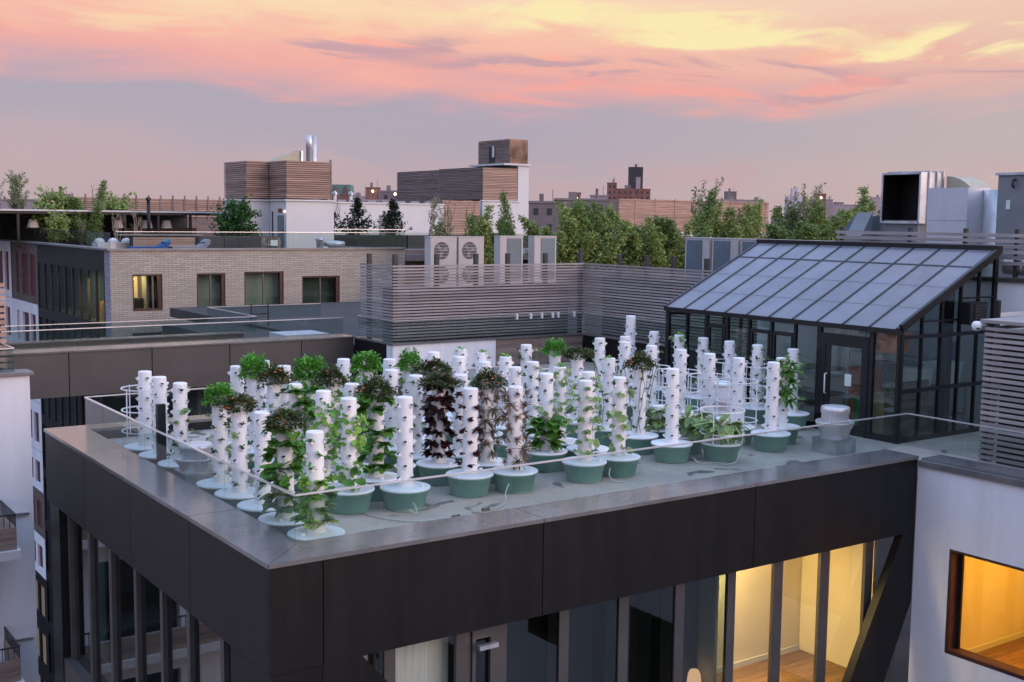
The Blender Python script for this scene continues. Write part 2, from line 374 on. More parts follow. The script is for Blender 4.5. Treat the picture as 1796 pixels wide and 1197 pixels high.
def shared(name, me, parent, loc, rz=0.0, sc=1.0, tilt=None):
    o = bpy.data.objects.new(name, me); link(o, parent, loc)
    o.rotation_euler = tilt if tilt is not None else (0, 0, rz); o.scale = (sc, sc, sc) if not isinstance(sc, tuple) else sc
    return o
def struct(o): o['kind'] = 'structure'; return o
def slats(parent, axis, a0, a1, c, z0, z1, pitch, h, t, mat, name='slat'):
    z = z0
    while z+h <= z1+1e-6:
        if axis == 'x': box(name, mat, a0, c-t/2, z, a1, c+t/2, z+h, parent)
        else: box(name, mat, c-t/2, a0, z, c+t/2, a1, z+h, parent)
        z += pitch
def rail(name, label, segs, z0, z1, pane=1.25, cap='rail_cap', cat='glass railing', glass='rail_glass', cw=.034, gap=.016):
    p0 = segs[0][0]; t = thing(name, label, cat, (p0[0], p0[1], z0))
    for a, b in segs:
        L = math.hypot(b[0]-a[0], b[1]-a[1]); n = max(1, round(L/pane)); ux, uy = (b[0]-a[0])/L, (b[1]-a[1])/L
        for i in range(n):
            f0 = i*L/n+(gap/2 if i else 0); f1 = (i+1)*L/n-(gap/2 if i < n-1 else 0)
            MB().bar((a[0]+ux*f0, a[1]+uy*f0, (z0+z1)/2), (a[0]+ux*f1, a[1]+uy*f1, (z0+z1)/2), .014, z1-z0).build('glass_pane', glass, t)
        MB().bar((a[0], a[1], z1+.014), (b[0], b[1], z1+.014), cw, .020).build('top_rail', cap, t)
    return t
def wall_holes(axis, c, a0, a1, z0, z1, holes, depth, mb=None):
    # wall sheet in plane axis=c facing the negative axis, with reveals; axis 'y' -> spans x, axis 'x' -> spans y
    mb = mb or MB()
    P = (lambda a, z, d=0: (a, c+d, z)) if axis == 'y' else (lambda a, z, d=0: (c+d, a, z))
    xs = sorted({a0, a1, *[h[0] for h in holes], *[h[1] for h in holes]}); zs = sorted({z0, z1, *[h[2] for h in holes], *[h[3] for h in holes]})
    for i in range(len(xs)-1):
        for j in range(len(zs)-1):
            mx, mz = (xs[i]+xs[i+1])/2, (zs[j]+zs[j+1])/2
            if any(h[0] < mx < h[1] and h[2] < mz < h[3] for h in holes): continue
            mb.quad(P(xs[i], zs[j]), P(xs[i+1], zs[j]), P(xs[i+1], zs[j+1]), P(xs[i], zs[j+1]))
    for h in holes:
        x0, x1, q0, q1 = h[:4]
        mb.quad(P(x0, q0), P(x0, q1), P(x0, q1, depth), P(x0, q0, depth)); mb.quad(P(x1, q0, depth), P(x1, q1, depth), P(x1, q1), P(x1, q0))
        mb.quad(P(x0, q0, depth), P(x1, q0, depth), P(x1, q0), P(x0, q0)); mb.quad(P(x0, q1), P(x1, q1), P(x1, q1, depth), P(x0, q1, depth))
    return mb
def area(name, loc, size, power, col, parent=None, rot=(0, 0, 0)):
    l = bpy.data.lights.new(name, 'AREA'); l.energy = power; l.color = col; l.size = size
    o = bpy.data.objects.new(name, l); COL.objects.link(o); o.location = loc; o.rotation_euler = rot
    if parent is not None: o.parent = parent; o.location = Vector(loc)-WL[parent.name]
    return o

# ================================================================== SETTING
DZ = 20.78
struct(MB().box(-4000, -4000, -1, 5000, 5000, 0).build('ground', 'asphalt'))
struct(box('roof_deck', 'deck', 6.04, 13.2, 20.5, 22.0, 22.4, DZ))
struct(box('roof_deck', 'deck', 15.52, 22.4, 20.5, 22.0, 27.74, DZ))
struct(box('roof_deck', 'deck', 17.95, -12, 20.5, 22.0, 13.2, DZ))
struct(box('roof', 'roof_grey', 15.62, 28.0, 21.0, 70, 46, 21.35))
struct(box('roof', 'roof_grey', 22.06, 20.7, 21.0, 70, 27.99, 21.33))
struct(box('roof', 'roof_grey', 22.06, -12, 20.9, 60, 20.69, 23.5))

# ------------------------------------------------------------------ the dark corner block
mbld = thing('office_block', 'dark bronze panelled corner block carrying the planted roof deck', 'building', (11.4, 17.7, 0))
def part(mb, name, mat, parent=mbld, smooth=False): return mb.build(name, mat, parent, smooth)
GAPW = .007
xs = [5.35, 6.04, 9.30, 13.37, 17.39]
for a, b in zip(xs, xs[1:]): box('front_panel', 'dark_panel', a+(GAPW if a > 5.4 else 0), 12.5, 19.65, b-GAPW, 12.55, 20.945, mbld)
ys = [12.55, 15.15, 17.73, 20.25, 22.86]
for a, b in zip(ys, ys[1:]): box('side_panel', 'dark_panel', 5.35, a+GAPW, 19.65, 5.40, b-GAPW, 20.945, mbld)
box('parapet_core', 'black_metal', 5.40, 12.55, 19.655, 6.03, 22.85, 20.94, mbld)
box('parapet_core', 'black_metal', 6.03, 12.55, 19.655, 17.39, 13.19, 20.94, mbld)
box('parapet_core', 'black_metal', 6.03, 22.41, 19.655, 15.5, 22.85, 20.94, mbld)
# coping, cut at the joints and mitred at the corner
zc0, zc1 = 20.945, 21.0
def cop(poly, mat='coping'): MB().prism(poly, zc0, zc1).build('coping', mat, mbld)
cop([(5.33, 12.48), (6.04, 13.19), (6.04, 15.14), (5.33, 15.14)])
for a, b in zip(ys[1:], ys[2:]): cop([(5.33, a+.006), (6.04, a+.006), (6.04, b-.006 if b < 22 else 22.37), (5.33, b-.006 if b < 22 else 22.88)])
cop([(5.345, 22.88), (6.045, 22.375), (15.5, 22.375), (15.5, 22.88)])
cop([(5.342, 12.48), (9.29, 12.48), (9.29, 13.19), (6.052, 13.19)])
for a, b in zip(xs[2:], xs[3:]): cop([(a+.002, 12.48), (b-.008, 12.48), (b-.008, 13.19), (a+.002, 13.19)])
# front glazing under the band
ZB, ZT = 16.75, 19.65
mull = [(7.02, 7.18), (8.10, 8.33), (8.67, 8.91), (9.81, 9.98), (10.90, 11.08), (12.01, 12.20), (13.12, 13.29), (14.16, 14.37), (15.28, 15.51), (16.44, 16.64)]
for a, b in mull: box('mullion', 'mullion', a, 12.775, ZB, b, 12.84, ZT, mbld)
edges = [6.0]+[q for p in mull for q in p]+[17.38]
for i in range(0, len(edges), 2): box('window_pane', 'clear_glass' if 13 < edges[i] < 17 or edges[i] < 8.05 else 'window_glass', edges[i], 12.80, ZB, edges[i+1], 12.812, ZT, mbld)
box('thin_mullion', 'black_metal', 6.845, 12.74, ZB, 6.875, 12.90, ZT, mbld)
sash = box('window_sash', 'mullion', 8.33, 12.74, 19.42, 8.67, 12.79, 19.65, mbld)
box('restrictor_bar', 'galv', 8.36, 12.60, 19.31, 8.66, 12.68, 19.37, sash)
for a, b in ((8.332, 8.385), (8.62, 8.668)): box('window_sash', 'mullion', a, 12.74, ZB, b, 12.79, 19.42, mbld)
box('sill_panel', 'mullion', 5.6, 12.6, 16.1, 17.38, 13.0, ZB, mbld)
part(MB().extr([(17.08, 12.505, 19.648), (15.45, 12.505, 16.6), (16.50, 12.505, 16.6), (17.385, 12.505, 18.4), (17.385, 12.505, 19.648)], (0, .15, 0)), 'diagonal_brace', 'dark_panel')
part(MB().extr([(6.03, 12.505, 19.648), (6.57, 12.505, 19.648), (9.2, 12.505, 16.6), (6.03, 12.505, 16.6)][::-1], (0, .12, 0)), 'diagonal_brace', 'dark_panel')
box('corner_column', 'dark_panel', 5.352, 12.502, 12.0, 6.02, 13.72, 19.645, mbld)
# side glazing
sm = [(13.72, 13.76), (14.41, 14.54), (15.70, 15.82), (16.85, 16.97), (18.09, 18.22), (19.42, 19.57), (20.68, 20.82), (22.02, 22.15)]
for a, b in sm: box('mullion', 'mullion', 5.53, a, ZB, 5.66, b, ZT, mbld)
se = [q for p in sm for q in p][1:-1]
for i in range(0, len(se), 2): box('window_pane', 'side_glass', 5.60, se[i], ZB, 5.612, se[i+1], ZT, mbld)
box('sill_panel', 'wing_panel', 5.42, 13.75, 16.15, 5.72, 22.3, ZB, mbld)
box('end_column', 'black_metal', 5.40, 22.2, 0, 6.4, 22.84, 19.65, mbld)
box('lower_wall', 'black_metal', 5.75, 13.05, 0, 17.37, 22.8, 16.1, mbld)
# rooms behind the glass
for i in range(18):
    box('floor_board', 'floor_wood', 13.12, 12.96+i*.094, 16.90, 17.3, 12.96+i*.094+.09, 16.96, mbld)
box('room_floor', 'room_dark', 5.75, 12.96, 16.88, 13.1, 22.2, 16.94, mbld)
box('ceiling', 'room_wall', 13.12, 12.96, 19.7, 17.3, 14.7, 19.76, mbld)
box('ceiling', 'room_dark', 5.75, 12.96, 19.7, 13.1, 22.2, 19.76, mbld)
box('room_wall', 'room_wall', 13.12, 14.6, 16.96, 17.3, 14.68, 19.7, mbld)
box('baseboard', 'white_paint', 13.13, 14.57, 16.961, 16.9, 14.598, 17.06, mbld)
box('room_wall', 'room_wall', 13.06, 12.97, 16.95, 13.118, 14.6, 19.7, mbld)
box('room_wall', 'room_wall', 16.92, 12.97, 16.97, 17.0, 14.59, 19.69, mbld)
box('room_wall', 'room_mid', 5.8, 16.0, 16.95, 13.05, 16.1, 19.7, mbld)
for (a, b) in ((6.45, 7.02), (7.14, 8.14)): box('curtain', 'curtain', a, 13.05, 16.96, b, 13.09, 19.68, mbld)
for (a, b, mt) in ((20.95, 21.9, 'curtain'), (14.56, 15.1, 'curtain'), (13.8, 14.3, 'curtain')): box('curtain', mt, 5.85, a, 16.96, 5.89, b, 19.68, mbld)
for (a, b) in ((8.95, 9.8), (10.0, 10.85), (11.1, 12.0), (12.2, 13.0)): box('dark_sheet', 'room_dark', a, 13.3, 16.96, b, 13.33, 19.69, mbld)  # dark sheets added behind the glass so that only reflections show
cl = box('ceiling_lamp', 'bulb', 14.3, 13.9, 19.67, 14.5, 14.1, 19.695, mbld); area('room_light', (14.3, 14.1, 19.62), .5, 80, (1, .75, .30), mbld)
area('room_light', (15.6, 13.9, 19.6), .3, 10, (1, .55, .15), mbld)
# lamp glowing by the window
lp = thing('floor_lamp', 'peach glowing lamp shade behind the dark office glass', 'lamp', (12.78, 13.12, 16.94))
MB().lathe([(.14, 0), (.14, .02), (.015, .04), (.012, .72)], (12.78, 13.12, 16.94), 12, True, True).build('stand', 'black_metal', lp)
MB().lathe([(.10, .70), (.115, .78), (.10, .93), (.07, .99)], (12.78, 13.12, 16.94), 16, True, True).build('lamp_shade', 'lamp_peach', lp, True)

rail('glass_railing', 'frameless glass railing with pale cap around the planted deck', [((6.0, 22.5), (6.0, 13.2)), ((6.0, 13.2), (18.0, 13.2)), ((18.0, 13.2), (17.98, 4.8))], 21.002, 21.575, 1.2)
rail('glass_railing', 'far glass railing closing the back edge of the planted deck', [((6.03, 22.52), (15.4, 22.52))], 21.002, 21.575, 1.3)

# ------------------------------------------------------------------ white building at the right
wb = thing('white_building', 'white stucco building with an orange lit red framed window', 'building', (19.6, 0, 0))
holes = []
for fl in range(0, 6):
    z0 = 17.68-fl*3.3
    if z0 < 1: break
    for (a, b) in ((10.18, 11.80), (5.6, 7.2), (1.6, 3.2), (-3.4, -1.8), (-8, -6.4)): holes.append((a, b, z0, z0+1.83))
wall_holes('x', 17.39, -12, 12.49, 0, 20.83, holes, .30).build('stucco_wall', 'white_stucco', wb)
box('return_wall', 'white_stucco', 17.392, 12.40, 0, 17.95, 12.488, 20.82, wb)
for (a, b, z0, z1) in holes:
    X0 = 17.40
    w = box('window_frame', 'red_frame', X0, a+.002, z0+.002, X0+.27, a+.06, z1-.002, wb)
    box('window_frame', 'red_frame', X0, b-.06, z0+.002, X0+.27, b-.002, z1-.002, wb)
    box('window_frame', 'red_frame', X0, a+.06, z0+.002, X0+.27, b-.06, z0+.07, wb)
    box('window_frame', 'red_frame', X0, a+.06, z1-.05, X0+.27, b-.06, z1-.002, wb)
    box('inner_sash', 'black_metal', X0+.20, b-.13, z0+.07, X0+.25, b-.06, z1-.05, wb)
    box('window_pane', 'clear_glass' if (a > 10 and z0 > 17) else 'window_glass', X0+.21, a+.06, z0+.07, X0+.222, b-.13, z1-.05, wb)
    if not (a > 10 and z0 > 17): box('dark_sheet', 'room_dark', X0+.5, a-.2, z0-.2, X0+.55, b+.2, z1+.2, wb)
box('coping', 'coping_dull', 17.34, -12, 20.832, 17.96, 12.46, 20.93, wb)
box('coping', 'coping', 17.42, -12, 20.931, 17.97, 12.45, 20.965, wb)
# lit room
box('room_wall', 'room_wall', 20.6, 8.0, 17.2, 20.66, 12.28, 20.2, wb); box('room_wall', 'room_wall', 17.72, 12.28, 17.2, 20.66, 12.34, 20.2, wb)
box('room_wall', 'room_wall', 17.72, 7.94, 17.2, 20.66, 8.0, 20.2, wb); box('ceiling', 'room_wall', 17.72, 8.0, 20.2, 20.66, 12.3, 20.26, wb)
for i in range(22): box('floor_board', 'floor_wood', 17.72, 8.01+i*.194, 17.14, 20.6, 8.01+i*.194+.19, 17.2, wb)
box('baseboard', 'white_paint', 17.75, 12.25, 17.2, 20.59, 12.278, 17.3, wb); box('baseboard', 'white_paint', 20.575, 8.05, 17.2, 20.598, 12.24, 17.3, wb)
box('ceiling_lamp', 'bulb', 19.0, 10.3, 20.16, 19.2, 10.5, 20.195, wb); area('room_light', (19.1, 10.4, 20.1), .4, 92, (1, .45, .03), wb)

# ------------------------------------------------------------------ slatted enclosure on the right of the deck
sb = thing('slat_enclosure', 'grey slatted timber enclosure standing right beside the deck railing', 'enclosure', (19.6, 8, DZ))
slats(sb, 'y', 2.0, 12.04, 18.46, DZ+.05, 23.30, .098, .060, .03, 'slat_grey')
slats(sb, 'x', 18.48, 20.9, 12.03, DZ+.05, 23.30, .098, .060, .03, 'slat_grey')
for y in (12.0, 10.4, 8.8, 7.2): box('post', 'post', 18.49, y-.05, DZ, 18.57, y+.02, 23.3, sb)
box('liner', 'black_metal', 18.62, 2.0, DZ, 18.66, 11.8, 23.2, sb)
box('top_cap', 'slat_grey', 18.40, 2.0, 23.31, 20.95, 12.10, 23.37, sb)
cm = thing('security_camera', 'small white dome camera on the slatted enclosure corner', 'camera', (18.40, 12.12, 23.26))
MB().lathe([(.0, -.10), (.055, -.085), (.085, -.03), (.085, .03), (.05, .07), (0, .075)], (18.36, 12.14, 23.26), 14).build('housing', 'white_plastic', cm, True)
MB().lathe([(.0, -.03), (.03, -.02), (.035, 0), (.0, .01)], (18.31, 12.08, 23.22), 10).build('lens', 'port_dark', cm, True)
MB().bar((18.40, 12.12, 23.28), (18.47, 12.06, 23.28), .04, .04).build('bracket', 'white_plastic', cm)

# ------------------------------------------------------------------ white wall behind the greenhouse and the roof above
hw = thing('white_roof_wall', 'white rendered wall behind and right of the greenhouse', 'wall', (22.1, 14, DZ))
box('stucco_wall', 'white_stucco', 22.0, -6, DZ, 22.05, 20.69, 23.85, hw); box('coping', 'post', 21.93, -6, 23.851, 22.3, 20.7, 23.93, hw)
fb = thing('slat_fence', 'long grey slat fence on the roof above the greenhouse ridge', 'fence', (22.3, 8, 23.95))
slats(fb, 'y', 2, 18.6, 22.34, 24.18, 24.86, .115, .072, .03, 'slat_grey')
for y in (18.5, 16.6, 15.2, 14.0, 12.2): box('post', 'post', 22.38, y-.04, 23.5, 22.46, y+.04, 24.92, fb)
wf = thing('white_slat_screen', 'short pale slat screen between greenhouse heater and enclosure', 'screen', (21.6, 12.6, 23.0))
slats(wf, 'x', 20.2, 22.0, 12.9, 22.95, 23.45, .11, .075, .04, 'white_paint'); box('post', 'black_metal', 20.10, 12.86, DZ, 20.18, 12.94, 23.6, wf)
gd = thing('metal_duct', 'shiny galvanized duct run on the white wall right of the ridge', 'duct', (22.6, 10, 23.95))
MB().tube([(22.55, 4, 24.15), (22.55, 14.3, 24.15)], .17, 14).build('duct_run', 'galv_bright', gd, True)
for y in (13.85, 13.3, 12.6): MB().tube([(22.55, y, 24.15), (22.55, y+.05, 24.15)], .19, 14).build('joint_ring', 'galv', gd, True)

# ------------------------------------------------------------------ white building at the left edge
lb = thing('white_building', 'white stucco building with balconies cut by the left edge', 'building', (-4, 28, 0))
wall_holes('y', 26.2, -15, 5.85, 0, 21.6, [(a, a+1.9, z, z+2.1) for z in (18.0, 15.2, 12.4, 9.6, 6.8) for a in (2.2, -2.6, -7.4)], .25).build('stucco_wall', 'white_stucco', lb)
box('side_wall', 'white_stucco', 5.80, 26.203, 0, 5.848, 29.4, 21.59, lb)
for z in (18.0, 15.2, 12.4, 9.6, 6.8):
    for a in (2.2, -2.6, -7.4):
        box('window_pane', 'window_glass', a, 26.40, z, a+1.9, 26.412, z+2.1, lb); box('dark_sheet', 'room_dark', a-.1, 26.7, z-.1, a+2.0, 26.75, z+2.2, lb)
box('coping', 'coping_dull', -15, 26.12, 21.602, 5.93, 26.75, 21.66, lb); box('roof_slab', 'roof_grey', -15, 26.75, 21.40, 5.85, 29.4, 21.60, lb)
for i in range(4):
    zt = 18.98-i*2.75
    b_ = box('balcony_slab', 'white_paint', .6, 24.72, zt-.92, 5.26, 26.19, zt-.74, lb)
    for j in range(4): box('balcony_board', 'balcony_wood', .6, 24.80, zt-.735+j*.115, 5.20, 24.84, zt-.735+j*.115+.11, b_)
    for j in range(4): box('balcony_board', 'balcony_wood', 5.161, 24.845, zt-.735+j*.115, 5.199, 26.18, zt-.735+j*.115+.11, b_)
    box('hand_rail', 'post', .6, 24.80, zt-.03, 5.20, 24.83, zt, b_); box('hand_rail', 'post', 5.17, 24.84, zt-.03, 5.20, 26.18, zt, b_)
    for j in range(14): box('baluster', 'post', 5.176, 24.85+j*.1, zt-.275, 5.190, 24.864+j*.1, zt-.03, b_)
    for j in range(40): box('baluster', 'post', 5.18-j*.11, 24.808, zt-.275, 5.194-j*.11, 24.822, zt-.03, b_)
    MB().bar((5.25, 26.15, zt-.34), (5.75, 26.15, zt-.36), .04, .05).build('wall_bracket', 'galv', b_)
rail('glass_railing', 'short glass railing on the coping of the left white building', [((-6, 26.35), (5.58, 26.35)), ((5.58, 26.35), (5.58, 29))], 21.662, 22.15, 1.4)
ls = thing('slat_screen', 'tan slatted screen on the roof at the left edge', 'screen', (0, 27.2, 21.6))
slats(ls, 'x', -6, 5.62, 27.2, 21.66, 23.6, .135, .085, .04, 'slat_warm')
for x in (5.5, 3.6, 1.7): box('post', 'post', x-.05, 27.24, 21.6, x+.03, 27.32, 23.6, ls)

# ------------------------------------------------------------------ bridge wing with dark panels
wg = thing('bridge_wing', 'dark grey panelled bridge wing crossing behind the planted deck', 'building', (10, 33, 0))
wx = [3.4, 5.55, 7.63, 9.70, 11.79, 13.87, 15.49]
for a, b in zip(wx, wx[1:]): box('front_panel', 'wing_panel', a+.012, 30.0, 20.50, b-.012, 30.05, 21.595, wg)
box('core', 'black_metal', 3.3, 30.05, 20.505, 15.49, 30.6, 21.59, wg); box('roof_slab', 'roof_grey', 3.3, 30.6, 20.52, 13.3, 34.19, 21.30, wg); box('roof_slab', 'roof_grey', 13.31, 30.6, 20.52, 15.49, 40, 21.295, wg)
box('coping', 'coping', 3.3, 29.96, 21.597, 15.5, 30.75, 21.64, wg)
box('inner_parapet', 'wing_panel', 3.3, 34.2, 21.3, 13.9, 34.5, 21.42, wg)
box('inner_coping', 'coping', 3.3, 34.15, 21.421, 13.9, 34.55, 21.46, wg)
box('roof_hatch', 'duct_white', 13.95, 31.2, 21.3, 15.3, 32.4, 21.62, wg)
for i in range(5): box('glazing', 'window_glass', 8.7+i*1.35, 31.2, 16, 9.95+i*1.35, 31.22, 20.5, wg); box('mullion', 'post', 9.95+i*1.35, 31.15, 16, 10.05+i*1.35, 31.3, 20.5, wg)
box('room_wall', 'room_dark', 8.7, 33, 10, 15.4, 33.1, 20.5, wg)
rail('glass_railing', 'glass railing along the front of the bridge wing roof', [((3.4, 30.5), (15.4, 30.5))], 21.642, 22.12, 1.5)
rail('glass_railing', 'second glass railing set back on the bridge wing roof', [((3.4, 34.4), (14.4, 34.4)), ((14.4, 34.4), (14.4, 38.6)), ((14.4, 38.6), (18.6, 38.6))], 21.462, 21.90, 1.5)
ld = thing('roof_ladder', 'small black crossover ladder on the wing roof', 'ladder', (15.6, 37, 21.3))
for x in (15.3, 15.9): MB().bar((x, 37, 21.3), (x, 37, 22.1), .03, .03, (0, 1, 0)).build('stile', 'black_metal', ld)
for z in (21.5, 21.75, 22.0): box('rung', 'black_metal', 15.315, 36.985, z, 15.885, 37.015, z+.03, ld)

# ------------------------------------------------------------------ parapet block with the long slat fence
pb = thing('parapet_wall', 'white and brown panelled parapet wall behind the planted deck', 'wall', (18.7, 28, DZ))
box('white_panel', 'white_stucco', 15.52, 27.75, DZ, 18.85, 27.80, 21.58, pb); box('white_return', 'white_stucco', 15.50, 27.752, DZ, 15.519, 28.1, 21.575, pb)
for i in range(3):
    for (a, b) in ((18.86, 20.4), (20.41, 21.99)): box('plank', 'wood_plank', a, 27.75, DZ+.01+i*.262, b, 27.79, DZ+.01+i*.262+.255, pb)
box('core', 'black_metal', 15.56, 27.80, DZ, 22.0, 27.99, 21.57, pb)
for (a, b) in ((28.11, 29.98),): box('side_panel', 'dark_panel', 15.50, a, 15, 15.55, b, 21.575, pb)
for (a, b) in ((20.72, 23.0), (23.01, 25.4), (25.41, 27.74)): box('dark_panel', 'dark_panel', 22.0, a, DZ, 22.05, b, 21.57, pb)
box('coping', 'coping', 15.46, 27.70, 21.581, 22.04, 28.0, 21.63, pb); box('coping', 'coping', 15.46, 28.0, 21.581, 15.78, 29.95, 21.63, pb); box('coping', 'coping', 21.95, 20.7, 21.575, 22.3, 27.70, 21.628, pb)
rail('glass_railing', 'low glass railing standing in front of the long slat fence', [((15.58, 29.9), (15.58, 27.82)), ((15.58, 27.82), (22.0, 27.82)), ((22.08, 27.75), (22.08, 20.8))], 21.632, 22.22, 1.6, cw=.03)
lf = thing('slat_fence', 'long weathered grey slat fence around the condenser roof', 'fence', (18.7, 28.1, 21.6))
slats(lf, 'x', 15.66, 22.26, 28.06, 21.66, 23.74, .0835, .050, .025, 'slat_grey')
slats(lf, 'y', 28.09, 29.9, 15.66, 21.66, 23.74, .0835, .050, .025, 'slat_grey')
slats(lf, 'y', 20.8, 28.03, 22.26, 21.66, 23.74, .0835, .050, .025, 'slat_grey')
for (x, y, h) in ((15.78, 28.14, 24.02), (17.1, 28.14, 24.02), (18.4, 28.14, 24.02), (19.5, 28.14, 24.02), (20.85, 28.14, 24.02), (22.2, 28.16, 24.1), (22.34, 26.5, 24.02), (22.34, 25.3, 24.02), (22.34, 24.2, 24.02), (22.34, 22.9, 24.02), (15.72, 29.5, 24.0)):
    box('post', 'post', x-.06, y-.05, 21.4, x+.06, y+.05, h, lf)
box('shade_sheet', 'planter_dark', 16.6, 28.75, 21.36, 22.2, 28.80, 23.05, lf); box('shade_sheet', 'planter_dark', 22.95, 20.9, 21.36, 23.0, 28.0, 23.35, lf)  # dark sheets added behind the slats to make the gaps look shaded
for x in (19.6, 20.1, 20.5, 20.9, 21.1, 21.7): box('rail_clip', 'white_plastic', x, 27.79, 22.12, x+.05, 27.87, 22.28, lf)

# ------------------------------------------------------------------ greenhouse (lean-to)
GX0, GX1, GY0, GY1, GE, GR_ = 18.97, 21.95, 14.15, 20.68, 23.0, 24.45
gh = thing('greenhouse', 'black framed lean-to greenhouse with blue grey sheet roof', 'greenhouse', (20.4, 17.4, DZ))
NB = 10; bw_ = (GY1-GY0)/NB; slope = (GR_-GE)/(GX1-GX0)
def zr(x): return GE+(x-GX0)*slope
xl, xm, xu = GX0-.10, GX0+(GX1-GX0)*.76, GX1
for i in range(NB):
    y0 = GY0+i*bw_+.022; y1 = GY0+(i+1)*bw_-.022
    for (a, b) in ((xl, xm-.02), (xm+.02, xu)):
        MB().extr([(a, y0, zr(a)+.03), (b, y0, zr(b)+.03), (b, y1, zr(b)+.03), (a, y1, zr(a)+.03)], (0, 0, .022)).build('roof_pane', 'polycarb', gh)
for i in range(NB+1):
    y = GY0+i*bw_
    w = .075 if i in (0, NB) else .044
    MB().bar((xl, y, zr(xl)+.03), (xu, y, zr(xu)+.03), w, .085 if i in (0, NB) else .07).build('rafter', 'black_metal', gh)
MB().bar((xm, GY0+.04, zr(xm)+.03), (xm, GY1-.04, zr(xm)+.03), .04, .06, (-slope, 0, 1)).build('purlin', 'black_metal', gh)
for f_ in (.25, .5): MB().bar((GX0+(GX1-GX0)*f_, GY0+.04, zr(GX0+(GX1-GX0)*f_)-.03), (GX0+(GX1-GX0)*f_, GY1-.04, zr(GX0+(GX1-GX0)*f_)-.03), .05, .06, (-slope, 0, 1)).build('purlin', 'black_metal', gh)
for f_ in (.22, .49): MB().bar((GX0+(GX1-GX0)*f_, GY0+.04, zr(GX0+(GX1-GX0)*f_)+.054), (GX0+(GX1-GX0)*f_, GY1-.04, zr(GX0+(GX1-GX0)*f_)+.054), .012, .006, (-slope, 0, 1)).build('shadow_strip', 'unit_grey', gh)  # thin grey strips on the sheets imitate faint purlin shadows
box('ridge_beam', 'black_metal', GX1-.04, GY0-.06, GR_-.02, GX1+.12, GY1+.06, GR_+.13, gh)
box('eave_beam', 'black_metal', GX0-.11, GY0-.05, GE-.10, GX0+.02, GY1+.05, GE-.005, gh)
# front wall: posts, transom, panes, door
for i in range(NB+1):
    if i in (2,): continue
    y = GY0+i*bw_; w = .055 if i in (0, NB) else (.05 if i in (1, 3) else .028)
    box('post', 'black_metal', GX0-.035, y-w, DZ, GX0+.04, y+w, GE-.10, gh)
for i in range(NB):
    y0 = GY0+i*bw_+.05; y1 = GY0+(i+1)*bw_-.05
    if i in (1, 2): continue
    box('wall_pane', 'green_glass', GX0, y0, DZ+.12, GX0+.012, y1, GE-.10, gh)
    box('bottom_rail', 'black_metal', GX0-.02, y0, DZ, GX0+.03, y1, DZ+.12, gh)
    if i in (5, 7, 4): # opening vents with heavy frames
        for (a, b, c, d) in ((y0, y1, 22.62, 22.70), (y0, y1, 21.88, 21.96)): box('vent_frame', 'black_metal', GX0-.03, a, c, GX0+.03, b, d, gh)
        for yy in (y0, y1-.05): box('vent_frame', 'black_metal', GX0-.03, yy, 21.96, GX0+.03, yy+.05, 22.62, gh)
yd0, yd1 = GY0+bw_+.05, GY0+3*bw_-.05
for (a, b) in ((yd0, (yd0+yd1)/2-.02), ((yd0+yd1)/2+.02, yd1)): box('wall_pane', 'green_glass', GX0, a, 22.78, GX0+.012, b, GE-.10, gh)
box('door_header', 'black_metal', GX0-.05, yd0, 22.66, GX0+.05, yd1, 22.78, gh)
box('door_jamb', 'black_metal', GX0-.05, yd1-.14, DZ, GX0+.05, yd1, 22.66, gh); box('door_jamb', 'black_metal', GX0-.05, yd0, DZ, GX0+.05, yd0+.05, 22.66, gh)
dr = box('door', 'green_glass', GX0-.03, yd0+.17, DZ+.22, GX0-.018, yd1-.26, 22.54, gh)
for (a, b, c, d) in ((yd0+.05, yd0+.17, DZ+.02, 22.66), (yd1-.26, yd1-.14, DZ+.02, 22.66), (yd0+.17, yd1-.26, 22.54, 22.66), (yd0+.17, yd1-.26, DZ+.02, DZ+.22)):
    box('door_frame', 'black_metal', GX0-.04, a, c, GX0+.0, b, d, dr)
MB().tube([(GX0-.05, yd1-.20, 21.55), (GX0-.11, yd1-.20, 21.57), (GX0-.11, yd1-.20, 21.95), (GX0-.05, yd1-.20, 21.97)], .014, 8).build('door_handle', 'white_plastic', dr, True)
box('door_notice', 'paper', GX0-.036, yd0+.40, 21.76, GX0-.031, yd0+.56, 22.0, dr)
# gable facing the camera: posts, rails and panes
gxs = [GX0, 19.61, 20.21, 20.81, 21.40, GX1]
for i, x in enumerate(gxs):
    w = .05 if i in (0, 5) else .022
    box('post', 'black_metal', x-w, GY0-.03, DZ, x+w, GY0+.04, zr(x)-.02, gh)
box('column', 'black_metal', 20.58, GY0+.10, DZ, 20.76, GY0+.22, zr(20.6)-.05, gh)
for z in (22.83, 21.78): box('gable_rail', 'black_metal', GX0, GY0-.035, z-.035, GX1, GY0+.035, z+.035, gh)
box('gable_rail', 'black_metal', 19.62, GY0-.02, 23.10, 20.81, GY0+.02, 23.135, gh); box('gable_rail', 'black_metal', 20.81, GY0-.02, 23.52, GX1, GY0+.02, 23.555, gh)
box('base_rail', 'black_metal', GX0, GY0-.03, DZ, GX1, GY0+.03, DZ+.08, gh)
for a, b in zip(gxs, gxs[1:]):
    MB().extr([(a+.03, GY0, DZ+.08), (b-.03, GY0, DZ+.08), (b-.03, GY0, zr(b-.03)-.03), (a+.03, GY0, zr(a+.03)-.03)], (0, .012, 0)).build('gable_pane', 'green_glass', gh)
MB().bar((GX0-.05, GY0-.04, GE+.02), (GX1+.02, GY0-.04, GR_+.02), .07, .15).build('barge_rafter', 'black_metal', gh)
